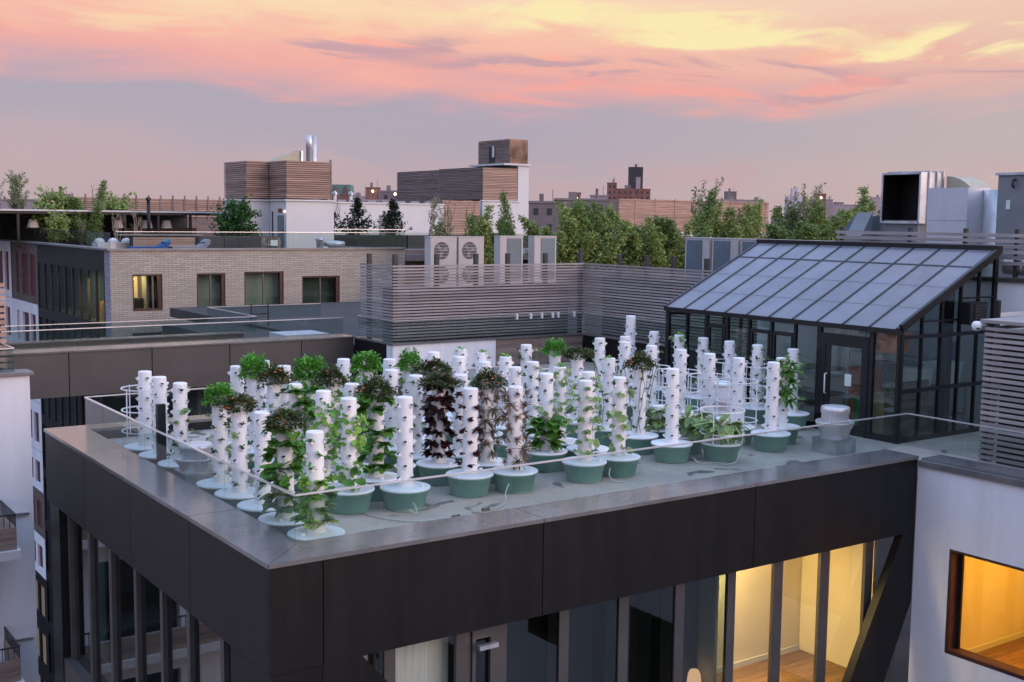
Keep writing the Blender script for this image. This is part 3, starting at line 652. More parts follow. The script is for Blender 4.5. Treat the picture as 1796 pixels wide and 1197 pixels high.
# far gable
for a, b in zip(gxs, gxs[1:]):
    MB().extr([(a+.03, GY1, DZ+.08), (b-.03, GY1, DZ+.08), (b-.03, GY1, zr(b-.03)-.03), (a+.03, GY1, zr(a+.03)-.03)], (0, .012, 0)).build('gable_pane', 'green_glass', gh); box('post', 'black_metal', a-.03, GY1-.03, DZ, a+.03, GY1+.03, zr(a)-.02, gh)
box('gable_rail', 'black_metal', GX0, GY1-.03, 22.8, GX1, GY1+.03, 22.87, gh)
hb = thing('louvered_heater', 'black louvered heater box hung outside the greenhouse gable', 'heater', (21.0, 13.98, 23.04))
box('casing', 'black_metal', 20.71, 13.86, 23.03, 21.28, 14.10, 23.47, hb)
for i in range(6): box('louver', 'post', 20.86, 13.835, 23.08+i*.062, 21.26, 13.856, 23.08+i*.062+.035, hb)
# things inside
def shelf_unit(name, label, x0, y0, x1, y1, h, lev):
    t = thing(name, label, 'shelf', ((x0+x1)/2, (y0+y1)/2, DZ))
    for x in (x0, x1-.04):
        for y in (y0, y1-.04): box('leg', 'galv', x, y, DZ+.002, x+.04, y+.04, DZ+h, t)
    for q in range(lev): box('shelf_board', 'wood_plank' if lev < 3 else 'galv', x0, y0, DZ+.3+q*(h-.32)/(lev-1), x1, y1, DZ+.33+q*(h-.32)/(lev-1), t)
    return t
shelf_unit('shelf_unit', 'tall wire shelving inside the greenhouse by the door', 21.2, 15.3, 21.8, 17.2, 1.9, 4)
shelf_unit('work_bench', 'timber work bench inside the greenhouse gable end', 19.9, 14.5, 21.7, 15.1, .95, 2)
shelf_unit('work_bench', 'long potting bench along the inside of the greenhouse', 21.0, 17.6, 21.8, 20.4, .9, 2)
def bin_(name, label, cat, mat, x, y, z, w, d, h, lidm=None):
    t = thing(name, label, cat, (x, y, z))
    MB().extr([(x-w/2*.88, y-d/2*.88, z+.002), (x+w/2*.88, y-d/2*.88, z+.002), (x+w/2*.88, y+d/2*.88, z+.002), (x-w/2*.88, y+d/2*.88, z+.002)], (0, 0, .01)).build('base', mat, t)
    b = MB(); i = 0
    b.v = [(x+sx*w/2*f, y+sy*d/2*f, zz) for f, zz in ((.88, z+.01), (1, z+h)) for sx, sy in ((-1, -1), (1, -1), (1, 1), (-1, 1))]
    b.f = [(j, (j+1) % 4, 4+(j+1) % 4, 4+j) for j in range(4)]; b.build('body', mat, t)
    box('rim', lidm or mat, x-w/2-.02, y-d/2-.02, z+h, x+w/2+.02, y+d/2+.02, z+h+.04, t)
bin_('storage_bin', 'green plastic bin inside the greenhouse door', 'bin', 'green_plastic', 19.9, 15.5, DZ, .5, .5, .6)
bin_('storage_bin', 'orange plastic bin behind the greenhouse door glass', 'bin', 'orange_plastic', 20.7, 16.3, DZ+.0, .5, .5, 1.1)
bin_('storage_bin', 'orange red tote high on the bench at the gable', 'tote', 'orange_plastic', 19.32, 14.6, 22.5, .45, .5, .35)
bin_('storage_bin', 'white tub on the bench inside the gable', 'tub', 'white_plastic', 20.35, 14.75, DZ+.96, .5, .4, .3)
bin_('storage_bin', 'large pale tub on the gable end bench', 'tub', 'lid', 21.2, 14.75, DZ+.96, .7, .45, .4)
bin_('storage_bin', 'blue bottle crate on the bench by the gable', 'crate', 'blue_plastic', 21.4, 14.8, DZ+1.42, .25, .25, .35)
bin_('cardboard_box', 'tan cardboard box on the floor behind the front glass', 'box', 'cardboard', 19.35, 14.75, DZ, .34, .5, .82)
bin_('storage_bin', 'white bin under the shelves inside the greenhouse', 'bin', 'white_plastic', 20.8, 15.9, DZ, .6, .5, .45)
bin_('storage_bin', 'white crate stacked on greenhouse shelving', 'crate', 'white_plastic', 21.5, 15.7, DZ+.86, .4, .5, .3)
bin_('storage_bin', 'blue crate stacked on greenhouse shelving', 'crate', 'blue_plastic', 21.5, 16.4, DZ+.86, .4, .5, .3)
bn = thing('planter_tray', 'dark timber trough along the greenhouse gable glass', 'trough', (19.6, 14.45, DZ))
for q in range(5): box('board', 'slat_dark', 19.15, 14.32, DZ+.22+q*.19, 20.15, 14.36, DZ+.22+q*.19+.17, bn)
box('soil', 'bark', 19.15, 14.37, DZ+.1, 20.15, 14.6, DZ+1.1, bn)

# ------------------------------------------------------------------ planting towers
rng = random.Random(7)
def leaf(mb, base, d, L, w, bend=.25, rnd=rng):
    d = Vector(d).normalized(); sdw = d.cross(Vector((0, 0, 1)))
    if sdw.length < .05: sdw = Vector((1, 0, 0))
    sdw.normalize(); n = sdw.cross(d)
    a = Vector(base); h = w/2; i = len(mb.v); rf = w*.22
    P_ = lambda f, q, up_: tuple(a+d*L*f+sdw*h*q+n*(up_-L*bend*f*f))
    mb.v += [P_(.5, 0, -rf*.2), tuple(a), P_(.38, .85, rf), P_(.78, .92, rf*.4), P_(1.0, .15, rf*.3), P_(.80, -.88, rf*.5), P_(.38, -.85, rf)]
    mb.f += [(i, i+1, i+2), (i, i+2, i+3), (i, i+3, i+4), (i, i+4, i+5), (i, i+5, i+6), (i, i+6, i+1)]
def rdir(r, zmin=-.2, zmax=1.0):
    a = r.uniform(0, 2*math.pi); z = r.uniform(zmin, zmax); q = math.sqrt(max(0, 1-z*z)); return Vector((q*math.cos(a), q*math.sin(a), z))
def rosette(seed, n, L, w, zmin, zmax, bend, jit=.35, outward=.5):
    r = random.Random(seed); mb = MB()
    for i in range(n):
        d = rdir(r, zmin, zmax)+Vector((outward, 0, 0)); leaf(mb, (r.uniform(-.01, .02), r.uniform(-.02, .02), 0), d, L*r.uniform(1-jit, 1+jit), w*r.uniform(1-jit, 1+jit), bend*r.uniform(.5, 1.4))
    return mb
def roundleaf(seed, n, rad, reach):
    r = random.Random(seed); mb = MB()
    for i in range(n):
        d = rdir(r, -.5, .7)+Vector((.6, 0, 0)); p = d.normalized()*reach*r.uniform(.4, 1.0); nrm = (Vector((.6, 0, .8))+rdir(r, -1, 1)*.6).normalized()
        u = nrm.orthogonal().normalized(); v = nrm.cross(u); R_ = rad*r.uniform(.6, 1.25); c = len(mb.v)
        mb.v.append(tuple(p-nrm*R_*.2))
        for j in range(6): a = j*math.pi/3; mb.v.append(tuple(p+(u*math.cos(a)+v*math.sin(a))*R_))
        for j in range(6): mb.f.append((c, c+1+j, c+1+(j+1) % 6))
    return mb
def dome(seed, n, rx, rz, L, w):
    r = random.Random(seed); mb = MB()
    for i in range(n):
        d = rdir(r, -.15, 1); q = r.uniform(.35, 1.0)**.5; lump = 1+.22*math.sin(3.1*math.atan2(d.y, d.x)+seed)+.15*math.sin(5*d.z+seed)
        p = Vector((d.x*rx*q*lump, d.y*rx*q*lump, max(-.04, d.z*rz*q*lump))); leaf(mb, p, d+rdir(r, -1, 1)*.9+Vector((0, 0, .3)), L*r.uniform(.6, 1.3), w*r.uniform(.6, 1.3), .4)
    return mb
PL = {}
def variants(key, mat, fn, n=3): PL[key] = [fn(100*len(PL)+i).mesh(key, mat) for i in range(n)]
variants('lettuce', 'leaf_green', lambda s: rosette(s, 18, .155, .125, -.3, .8, .4))
variants('bright', 'leaf_bright', lambda s: rosette(s, 16, .13, .10, -.3, .8, .4))
variants('nast', 'leaf_green', lambda s: roundleaf(s, 12, .042, .17))
variants('nastb', 'leaf_bright', lambda s: roundleaf(s, 11, .042, .14))
variants('red', 'leaf_red', lambda s: rosette(s, 20, .13, .105, -.4, .8, .4))
variants('redsmall', 'leaf_red', lambda s: rosette(s, 10, .09, .07, -.3, .8, .3, outward=.3))
variants('dusty', 'leaf_dusty', lambda s: rosette(s, 36, .12, .022, -.7, .9, .25, .6))
variants('brown', 'leaf_brown', lambda s: rosette(s, 40, .115, .018, -.8, .9, .25, .6))
variants('sage', 'leaf_sage', lambda s: roundleaf(s, 7, .045, .12))
variants('big', 'leaf_sage', lambda s: roundleaf(s, 4, .065, .10))
variants('sprout', 'leaf_green', lambda s: rosette(s, 6, .065, .035, .0, .9, .2, outward=.4))
variants('darksprout', 'leaf_dark', lambda s: rosette(s, 7, .06, .04, .0, .9, .2, outward=.4))
variants('herb', 'leaf_green', lambda s: rosette(s, 28, .11, .03, -.5, .9, .4, .6))
variants('tomato', 'leaf_sage', lambda s: rosette(s, 26, .20, .06, -.3, .7, .5, .6))
FL = {}
def domes(key, mat, fn, n=3): FL[key] = [fn(50*len(FL)+i).mesh(key, mat) for i in range(n)]
leafm('leaf_marigold', (.062, .092, .030), .5)
domes('marigold', 'leaf_marigold', lambda s: dome(s, 900, .28, .23, .065, .04))
domes('parsley', 'leaf_parsley', lambda s: dome(s+3, 950, .25, .25, .07, .04))
domes('toptuft', 'leaf_bright', lambda s: rosette(s, 16, .16, .05, -.1, .8, .5, outward=0))
def petals(seed, mat):
    r = random.Random(seed); mb = MB()
    for i in range(13):
        d = rdir(r, .05, 1); p = Vector((d.x*.27, d.y*.27, d.z*.21)); mb.lathe([(0, -.012), (.026, -.004), (.03, .006), (.012, .016), (0, .017)], tuple(p), 6)
    return mb.mesh('flower_head', mat)
PET = [petals(3, 'petal'), petals(5, 'petal'), petals(8, 'petal_red')]
# shared tower meshes
TR = .115
def tubemesh(h):
    mb = MB(); prof = [(TR+.012, 0), (TR+.012, .03), (TR, .04)]; z = .04
    while z+.178 < h-.01: z += .178; prof += [(TR, z-.004), (TR-.003, z-.002), (TR, z)]
    prof += [(TR, h-.012), (TR-.012, h)]
    return mb.lathe(prof, (0, 0, 0), 24, False, True).mesh('tower_tube', 'white_plastic', False)
def levels(h): return [.13+.178*i for i in range(int((h-.05)/.178))]
def ports(h, plug):
    mb = MB()
    for i, z in enumerate(levels(h)):
        for j in range(4):
            a = j*math.pi/2+(math.pi/4 if i % 2 else 0); d = Vector((math.cos(a), math.sin(a), 0)); o = d*(TR-.012)+Vector((0, 0, z))
            if not plug:
                mb.tube([o-d*.01-Vector((0, 0, .045)), o+d*.022+Vector((0, 0, -.022)), o+d*.042+Vector((0, 0, .010))], [.022, .026, .029], 8, False)
            else: mb.tube([o+d*.034+Vector((0, 0, -.004)), o+d*.039+Vector((0, 0, .005))], [.024, .026], 8, True)
    return mb.mesh('port_plugs' if plug else 'planting_ports', 'port_dark' if plug else 'white_plastic', False)
TM = {}
for h in (1.31, .42, 1.62): TM[h] = (tubemesh(h), ports(h, False), ports(h, True))
m_tub = MB().lathe([(.0, .0), (.275, .0), (.285, .012), (.34, .27), (.352, .272), (.356, .305)], seg=32).mesh('tub', 'teal_tub', True)
m_lid = MB().lathe([(.366, .298), (.372, .305), (.368, .324), (.34, .330), (.20, .334), (.135, .342), (.0, .342)], seg=36).mesh('lid', 'lid', True)
m_knob = MB().lathe([(0, .33), (.032, .33), (.032, .36), (.02, .368), (0, .368)], (.25, .05, 0), 10).mesh('fill_cap', 'white_plastic', True)
def cage(parent, c, r, zs, h):
    for z in zs: MB().ring((c[0], c[1], c[2]+z), r, .013, 28).build('cage_ring', 'white_wire', parent)
    for j in range(4):
        a = j*math.pi/2+.4; MB().tube([(c[0]+r*math.cos(a), c[1]+r*math.sin(a), c[2]+.33), (c[0]+r*math.cos(a), c[1]+r*math.sin(a), c[2]+h)], .011, 5).build('cage_rod', 'white_wire', parent)
ROW = {'A': 'row along the left railing', 'B': 'second row', 'C': 'third row', 'D': 'fourth row', 'E': 'fifth row',
       'F': 'sixth row', 'G': 'seventh row', 'H': 'eighth row', 'I': 'row of short towers', 'J': 'tenth row', 'K': 'eleventh row', 'L': 'row against the greenhouse'}
ORD = ['front', 'second', 'third', 'fourth', 'fifth', 'sixth', 'seventh', 'eighth']
LOOK = {'bare': 'bare white', 'sprout': 'sprouting white', 'lettuce': 'leafy green', 'half': 'half leafy green', 'nast': 'trailing green', 'red': 'dark red lettuce', 'redsmall': 'sparse red lettuce', 'dusty': 'dusty green', 'brown': 'dry brown herb',
        'bush': 'green bushy', 'sage': 'pale leafed', 'big': 'round leafed', 'vine': 'thin vined', 'tomato': 'tomato', 'few': 'lightly planted'}
TOPS = {'m': ' marigold topped', 'p': ' parsley topped', 't': ' tuft topped', 'r': ' red flower topped', None: ''}
SPEC = {  # row: x, [(y, look, top, height, cage)]
 'A': (6.50, [(13.63, 'half', None), (14.54, 'lettuce', 'm'), (15.40, 'bare', None), (16.26, 'few', 'm'), (17.03, 'few', 'p'), (18.80, 'few', None), (19.66, 'bare', None), (20.50, 'bare', None, 'c')]),
 'B': (7.70, [(15.07, 'nast', None), (15.89, 'nast', None), (16.78, 'lettuce', None), (17.65, 'few', 'm'), (18.55, 'sprout', 'p'), (19.29, 'sprout', None)]),
 'C': (8.43, [(14.75, 'bare', None), (15.56, 'lettuce', 'm'), (16.35, 'nast', None), (17.1, 'nast', 'm'), (17.95, 'nast', 'p'), (18.92, 'sprout', None), (19.78, 'sprout', None)]),
 'D': (9.75, [(15.0, 'redsmall', None), (15.94, 'red', 'r'), (16.72, 'few', None), (17.56, 'sprout', None), (18.42, 'nast', 'p'), (19.33, 'sprout', None)]),
 'E': (10.46, [(14.84, 'brown', None), (15.64, 'dusty', 'm'), (16.44, 'sprout', None), (17.28, 'sprout', 'r'), (18.12, 'sprout', 'p'), (18.91, 'bare', None), (19.80, 'sprout', 't')]),
 'F': (11.82, [(14.82, 'sage', None), (15.85, 'bush', None), (16.8, 'sprout', None), (17.75, 'sprout', None), (18.63, 'bare', None), (19.49, 'bare', None)]),
 'G': (12.58, [(14.84, 'big', None), (15.64, 'sage', None), (16.44, 'sage', 't'), (17.27, 'few', None), (18.20, 'sprout', 't'), (19.0, 'sprout', 't'), (19.75, 'bare', 't')]),
 'H': (14.14, [(15.24, 'bare', None), (16.14, 'vine', 'm'), (17.06, 'vine', 't', 'c'), (17.95, 'sprout', 'm', 'c'), (18.75, 'sprout', 'p', 'c'), (19.72, 'few', None)]),
 'I': (14.93, [(14.83, 'tomato', None, 's', 'c'), (15.68, 'tomato', None, 's'), (16.5, 'tomato', None, 's')]),
 'J': (16.40, [(15.02, 'bare', None), (15.86, 'bare', None, 'c'), (16.66, 'bare', None, 'c'), (17.47, 'bare', None, 'c'), (18.34, 'bare', None, 'c'), (19.2, 'sprout', None, 'c'), (20.06, 'sprout', None)]),
 'K': (17.15, [(15.42, 'vineleaf', None), (20.08, 'sprout', None)]),
 'L': (18.52, [(16.42, 'sprout', None), (17.35, 'few', None, 'c'), (18.2, 'sprout', None, 'c'), (19.04, 'few', None), (19.79, 'few', 't2'), (20.63, 'few', None), (21.5, 'bare', None, 'x')]),
}
LOOK['vineleaf'] = 'vine covered'; TOPS['t2'] = ''
for row, (X, lst) in SPEC.items():
    for i, sp in enumerate(lst):
        y, look, top = sp[:3]; ex = sp[3:]; h = .42 if 's' in ex else (1.62 if 'x' in ex else 1.31)
        x = X+rng.uniform(-.03, .03)
        t = thing('planting_tower', f"{LOOK[look]}{TOPS[top]} planting tower, {ORD[i]} in the {ROW[row]}", 'planting tower', (x, y, DZ+.002), 'planting towers on the roof deck')
        sink = .15 if row == 'A' else 0.0; c = (x, y, DZ+.002); zl = c[2]+.335-sink; rz = rng.uniform(-.35, .35)+math.pi/4*rng.randint(0, 1)-yaw
        tb = shared('tub', m_tub, t, c, rng.uniform(0, 6)); cl_ = (x, y, c[2]-sink); shared('lid', m_lid, t, cl_)
        if sink: tb.scale = (1, 1, .5)      # shallow tubs along the left railing
        shared('fill_cap', m_knob, t, cl_, rng.uniform(0, 6.28))
        tm, tp, tg = TM[h]; lean = (rng.uniform(-.013, .013), rng.uniform(-.013, .013), rz)
        tu = shared('tower_tube', tm, t, (x, y, zl), tilt=lean); tag(shared('planting_ports', tp, tu, (x, y, zl), 0), None, None, kind='stuff'); tag(shared('port_plugs', tg, tu, (x, y, zl), 0), None, None, kind='stuff')
        # plants in the ports
        for li, z in enumerate(levels(h)):
            f = z/h
            for j in range(4):
                a = rz+j*math.pi/2+(math.pi/4 if li % 2 else 0)
                if math.cos(a-math.atan2(-y, -x)) < -.45: continue      # the far side ports carry nothing one could see
                key = None; sc = rng.uniform(.8, 1.2)
                if look == 'lettuce': key = 'lettuce' if f < .93 and rng.random() < .9 else None; sc *= .95
                elif look == 'half': key = rng.choice(['bright', 'lettuce', 'bright']) if f < .58 else ('sprout' if rng.random() < .3 else None); sc *= 1.05
                elif look == 'nast': key = rng.choice(['nast', 'nast', 'nastb']) if f < .84 and rng.random() < .92 else None; sc *= 1.1
                elif look == 'red': key = 'red' if f < .95 and rng.random() < .9 else 'redsmall'; sc *= .92
                elif look == 'redsmall': key = 'redsmall' if rng.random() < .9 else None; sc *= .9
                elif look == 'dusty': key = 'dusty' if rng.random() < .9 else None; sc *= 1.1
                elif look == 'brown': key = 'brown' if f < .93 else None; sc *= .95
                elif look == 'bush': key = 'lettuce' if f < .42 else ('sage' if f < .7 and rng.random() < .5 else 'darksprout'); sc *= 1.2 if f < .42 else .8
                elif look == 'sage': key = 'sage' if rng.random() < .75 else 'darksprout'
                elif look == 'big': key = 'big' if f < .86 and rng.random() < .75 else 'darksprout'
                elif look == 'few': key = 'sage' if rng.random() < .28 else 'darksprout' if rng.random() < .8 else None; sc *= .75 if key == 'sage' else 1.0
                elif look == 'sprout': key = 'darksprout' if rng.random() < .5 else None; sc *= .75
                elif look == 'vine': key = 'darksprout' if rng.random() < .5 else None
                elif look == 'vineleaf': key = 'herb' if f > .35 and f < .92 else None; sc *= 1.5
                elif look == 'tomato': key = 'tomato'; sc *= 1.15
                elif look == 'bare': key = 'darksprout' if rng.random() < .06 else None; sc *= .6
                if not key: continue
                d = Vector((math.cos(a), math.sin(a), 0)); p = (x+d.x*(TR+.035), y+d.y*(TR+.035), zl+z+.012)
                shared({'red': 'lettuce_plant', 'redsmall': 'lettuce_plant', 'lettuce': 'leafy_plant', 'bright': 'leafy_plant'}.get(key, 'young_plant'), rng.choice(PL[key]), t, p, sc=sc*rng.uniform(.72, 1.22), tilt=(rng.uniform(-.3, .3), rng.uniform(-.25, .45), a+rng.uniform(-.4, .4)))
        zt = zl+h
        if top in ('m', 'r'):
            f_ = shared('flower_clump', rng.choice(FL['marigold']), t, (x, y, zt-.06), rng.uniform(0, 6), (rng.uniform(.8, 1.15), rng.uniform(.8, 1.15), rng.uniform(.7, 1.05))); tag(shared('flower_heads', PET[rng.randint(0, 1)] if top == 'm' else PET[2], f_, (x, y, zt-.06), rng.uniform(0, 6)), None, None, kind='stuff')
        elif top == 'p': shared('parsley_clump', rng.choice(FL['parsley']), t, (x, y, zt-.06), rng.uniform(0, 6), (rng.uniform(.75, 1.1), rng.uniform(.75, 1.1), rng.uniform(.7, 1.1)))
        elif top in ('t', 't2'): shared('leaf_tuft', rng.choice(FL['toptuft']), t, (x, y, zt), rng.uniform(0, 6), .8)
        if 'c' in ex: cage(t, c, .39, (.45, .82, 1.20) if h > 1 else (.5, .9), 1.22 if h > 1 else .92)
        if look == 'vine':
            for j in range(7):
                a = rng.uniform(0, 6.28); pts = []
                for q in range(8): f = q/7; a += rng.uniform(-.25, .25); rr = TR+.03+.16*f*f; pts.append((x+rr*math.cos(a), y+rr*math.sin(a), zl+.05+f*1.22))
                MB().tube(pts, .006, 4).build('vine_stem', 'stem_green', t)

# ------------------------------------------------------------------ deck equipment
def roof_fan(label, x, y, r, h, ring=True):
    t = thing('exhaust_fan', label, 'roof fan', (x, y, DZ+.002)); c = (x, y, DZ+.002)
    MB().box(x-r*.8, y-r*.8, DZ+.002, x+r*.8, y+r*.8, DZ+h*.32).build('curb', 'galv', t)
    MB().lathe([(r*.72, h*.30), (r*.80, h*.46), (r*.98, h*.60), (r*1.03, h*.66), (r*1.0, h*.68), (r*.80, h*.58), (r*.70, h*.52)], c, 32).build('wind_band', 'steel', t, True)
    MB().lathe([(r*.70, h*.50), (r*.72, h*.84), (r*.76, h*.86), (r*.77, h*.93), (r*.74, h*.985), (r*.66, h*.995), (0, h)], c, 32).build('motor_cap', 'steel', t, True)
    for j in range(4): a = j*math.pi/2+.3; MB().bar((x+r*.7*math.cos(a), y+r*.7*math.sin(a), DZ+h*.7), (x+r*.98*math.cos(a), y+r*.98*math.sin(a), DZ+h*.6), .02, .02).build('bracket', 'galv', t)
roof_fan('spun steel exhaust fan between the towers at the left railing', 6.47, 17.92, .345, .64)
roof_fan('spun steel exhaust fan in front of the greenhouse door', 17.28, 14.25, .345, .86)
pt = thing('black_post', 'slim black post among the towers at the left railing', 'post', (6.36, 19.2, DZ))
box('shaft', 'black_metal', 6.27, 19.17, DZ+.002, 6.41, 19.27, DZ+1.10, pt); box('foot_plate', 'black_metal', 6.20, 19.10, DZ+.001, 6.48, 19.34, DZ+.03, pt)
dm = thing('water_drum', 'pale drum standing among the caged towers', 'drum', (17.3, 17.2, DZ))
MB().lathe([(0, 0), (.30, 0), (.31, .25), (.325, .27), (.31, .29), (.31, .56), (.325, .58), (.31, .60), (.30, .92), (.0, .93)], (17.3, 17.2, DZ+.002), 24).build('body', 'drum', dm, True)
MB().lathe([(.315, .90), (.315, .94), (0, .945)], (17.3, 17.2, DZ+.002), 24).build('rim', 'lid', dm)
def hose(label, pts, fit=True):
    t = thing('drain_hose', label, 'hose', pts[0]); out = []
    P4 = [Vector(p) for p in pts]
    for i in range(len(P4)-1):
        p0, p1, p2, p3 = P4[max(i-1, 0)], P4[i], P4[i+1], P4[min(i+2, len(P4)-1)]
        for q in range(6):
            u = q/6; out.append(.5*((2*p1)+(p2-p0)*u+(2*p0-5*p1+4*p2-p3)*u*u+(3*p1-p0-3*p2+p3)*u**3))
    out.append(P4[-1]); MB().tube(out, .011, 7).build('hose_run', 'hose', t, True)
    if fit: MB().tube([out[-1]-Vector((.06, 0, 0)), out[-1]+Vector((.07, .01, 0))], .03, 8).build('hose_valve', 'port_dark', t); 
hose('pale drain hose curling off the front tub near the corner', [(8.35, 14.36, DZ+.17), (8.36, 14.30, DZ+.12), (8.36, 14.28, DZ+.03), (8.25, 14.28, DZ+.10)], False)
hose('pale hose lying on the deck by the corner railing', [(7.75, 14.75, DZ+.02), (7.9, 14.25, DZ+.02), (8.2, 13.93, DZ+.02), (8.75, 13.85, DZ+.02)])
hose('pale hose ending in a dark valve before the fourth row', [(10.15, 14.55, DZ+.20), (9.95, 14.35, DZ+.10), (9.85, 14.2, DZ+.02), (9.55, 13.98, DZ+.02), (9.35, 13.98, DZ+.02)])
hose('pale hose hanging from a tub in the seventh row', [(12.2, 14.6, DZ+.2), (12.1, 14.5, DZ+.1), (12.15, 14.4, DZ+.02), (12.3, 14.38, DZ+.015)], False)
hose('pale hose looped on the tub of the short front tower', [(15.0, 14.46, DZ+.2), (14.9, 14.4, DZ+.06), (14.7, 14.4, DZ+.02), (14.6, 14.5, DZ+.015)], False)
hose('pale hose snaking behind the short front tower', [(14.3, 14.85, DZ+.1), (14.35, 14.75, DZ+.02), (14.6, 14.65, DZ+.015), (14.75, 14.5, DZ+.015)], False)

# ================================================================== ROOF PLANT
def condenser(label, x, y, face, w=.95, d=.36, h=1.62, z0=22.82, coil=False):
    # face '-y' or '-x': the side with fans (or with the coil when coil is set)
    t = thing('condenser_unit', label, 'air conditioner', (x, y, 21.352), 'condenser units on the far roof')
    def B(name, mat, u0, v0, q0, u1, v1, q1, par=t):      # u along the face, v into the unit
        if face == '-y': return box(name, mat, x+u0, y+v0, q0, x+u1, y+v1, q1, par)
        return box(name, mat, x+v0, y+u0, q0, x+v1, y+u1, q1, par)
    B('case', 'ac_white', 0, .012, z0, w, d, z0+h-.03); B('top_cover', 'ac_white', -.015, -.005, z0+h-.03, w+.015, d+.015, z0+h)
    B('stand', 'planter_dark', .02, .02, 21.352, w-.02, d-.02, z0)
    if not coil:
        B('front_plate', 'ac_white', .0, 0, z0+.01, w, .012, z0+h-.04)
        for q in (z0+h*.27, z0+h*.73):
            c = Vector((x+w*.42, y-.004, q)) if face == '-y' else Vector((x-.004, y+w*.42, q)); ax = Vector((0, -1, 0)) if face == '-y' else Vector((-1, 0, 0))
            f = MB().tube([c, c+ax*.006], .27, 28).build('fan_opening', 'fan_dark', t)
            g = MB(); ux = Vector((1, 0, 0)) if face == '-y' else Vector((0, 1, 0))
            for zz in (-.18, -.09, 0, .09, .18): hw_ = math.sqrt(.27**2-zz**2); g.bar(c+ax*.016+ux*-hw_+Vector((0, 0, zz)), c+ax*.016+ux*hw_+Vector((0, 0, zz)), .012, .012, (0, 0, 1))
            g.build('fan_guard', 'ac_grey', f)
            for a in range(3):
                an = a*2.094+.3; MB().bar(c+ax*.008, c+ax*.008+(ux*math.cos(an)+Vector((0, 0, math.sin(an))))*.22, .10, .006, ax).build('fan_blade', 'unit_grey', f)
        B('badge', 'ac_grey', w*.86, -.004, z0+h*.92, w*.96, 0, z0+h*.94)
    else:
        cb = B('coil', 'duct_blue', w*.30, 0, z0+.10, w*.94, .012, z0+h-.08)
        for i in range(7): B('coil_fin', 'unit_grey', w*(.30+.64*(i+.5)/7)-.006, -.008, z0+.10, w*(.30+.64*(i+.5)/7)+.006, 0, z0+h-.08, cb)
        for i in range(7): B('coil_fin', 'unit_grey', w*.30, -.009, z0+.2+i*.2, w*.94, -.001, z0+.206+i*.2, cb)
        B('front_plate', 'ac_white', .0, -.004, z0+.01, w*.27, .012, z0+h-.04)
    return t
condenser('white twin fan condenser above the slat fence, left of the pair', 18.92, 31.5, '-y')
condenser('white twin fan condenser above the slat fence, right of the pair', 19.95, 31.5, '-y')
condenser('pale condenser showing its blue coil, nearer the twin fan pair', 22.55, 33.0, '-y', coil=True)
condenser('pale condenser showing its blue coil, nearer the green hedge', 23.98, 33.0, '-y', coil=True)
for i, nm in enumerate(('leftmost of the row behind the greenhouse', 'second of the row behind the greenhouse', 'third of the row behind the greenhouse', 'fourth in the row behind the greenhouse, mostly hidden', 'fifth in the row behind the greenhouse, mostly hidden')):
    condenser('white condenser with blue coil, '+nm, 24.2, 24.72-i*1.12, '-x', w=1.02, h=1.72, coil=True)
# stand frames and boxes inside the fence
for i, (x, y, w, d, h) in enumerate(((16.6, 29.6, 1.2, .8, 1.5), (20.9, 30.0, .9, .8, 1.3), (24.0, 25.9, .9, 1.1, 1.2), (23.4, 23.2, .8, .8, 1.6))):
    t = thing('equipment_cabinet', ('grey cabinet inside the left end of the slat fence', 'grey cabinet inside the slat fence near its inner corner', 'grey cabinet behind the right arm of the slat fence', 'grey cabinet inside the fence beside the greenhouse')[i], 'cabinet', (x, y, 21.35))
    box('plinth', 'post', x, y, 21.352, x+w, y+d, 21.5, t); box('case', 'planter_dark', x+.02, y+.02, 21.5, x+w-.02, y+d-.02, 21.5+h, t); box('door', 'unit_grey', x+.06, y, 21.56, x+w-.06, y+.018, 21.45+h, t)
# big ducts at the right
hd = thing('intake_hood', 'open galvanized intake hood with dark mouth on the roof', 'duct', (26.4, 19.5, 23.5))
mb = MB()
for (x0, y0, z0, x1, y1, z1) in ((26, 19.02, 26.28, 26.9, 20.22, 26.33), (26, 19.02, 25.02, 26.9, 20.22, 25.07), (26, 20.17, 25.07, 26.9, 20.22, 26.28)): mb.box(x0, y0, z0, x1, y1, z1)
mb.build('hood_shell', 'galv', hd); box('hood_side', 'galv_bright', 26.0, 19.0, 25.02, 26.9, 19.05, 26.33, hd); box('hood_throat', 'black_metal', 26.8, 19.06, 25.08, 26.88, 20.16, 26.27, hd)
for x in (26.28, 26.6, 26.86): box('flange', 'galv', x, 18.95, 24.98, x+.04, 18.999, 26.37, hd); box('flange', 'galv', x, 18.999, 26.331, x+.04, 20.26, 26.37, hd)
MB().extr([(26.05, 20.14, 25.075), (26.75, 20.14, 25.075), (26.75, 19.1, 25.075), (26.05, 19.1, 25.075)], (0, 0, .02)).build('hood_floor', 'unit_grey', hd)
for (x0, y0, z0, x1, y1, z1) in ((26.02, 19.055, 26.262, 26.8, 20.165, 26.275), (26.02, 20.15, 25.1, 26.8, 20.165, 26.26), (26.02, 19.055, 25.1, 26.8, 19.07, 26.26)): box('hood_shade', 'black_metal', x0, y0, z0, x1, y1, z1, hd)  # black faces added inside the shell to imitate shade in the mouth
box('hood_leg', 'unit_grey', 26.1, 19.1, 23.502, 26.8, 20.1, 25.01, hd)
el = thing('duct_elbow', 'tan curved duct elbow behind the intake hood', 'duct', (27.2, 18.6, 23.5))
pts = []
for q in range(9): a = q/8*math.pi/2; pts.append((27.3, 18.95-1.0*math.sin(a), 25.25+1.0*math.cos(a)))
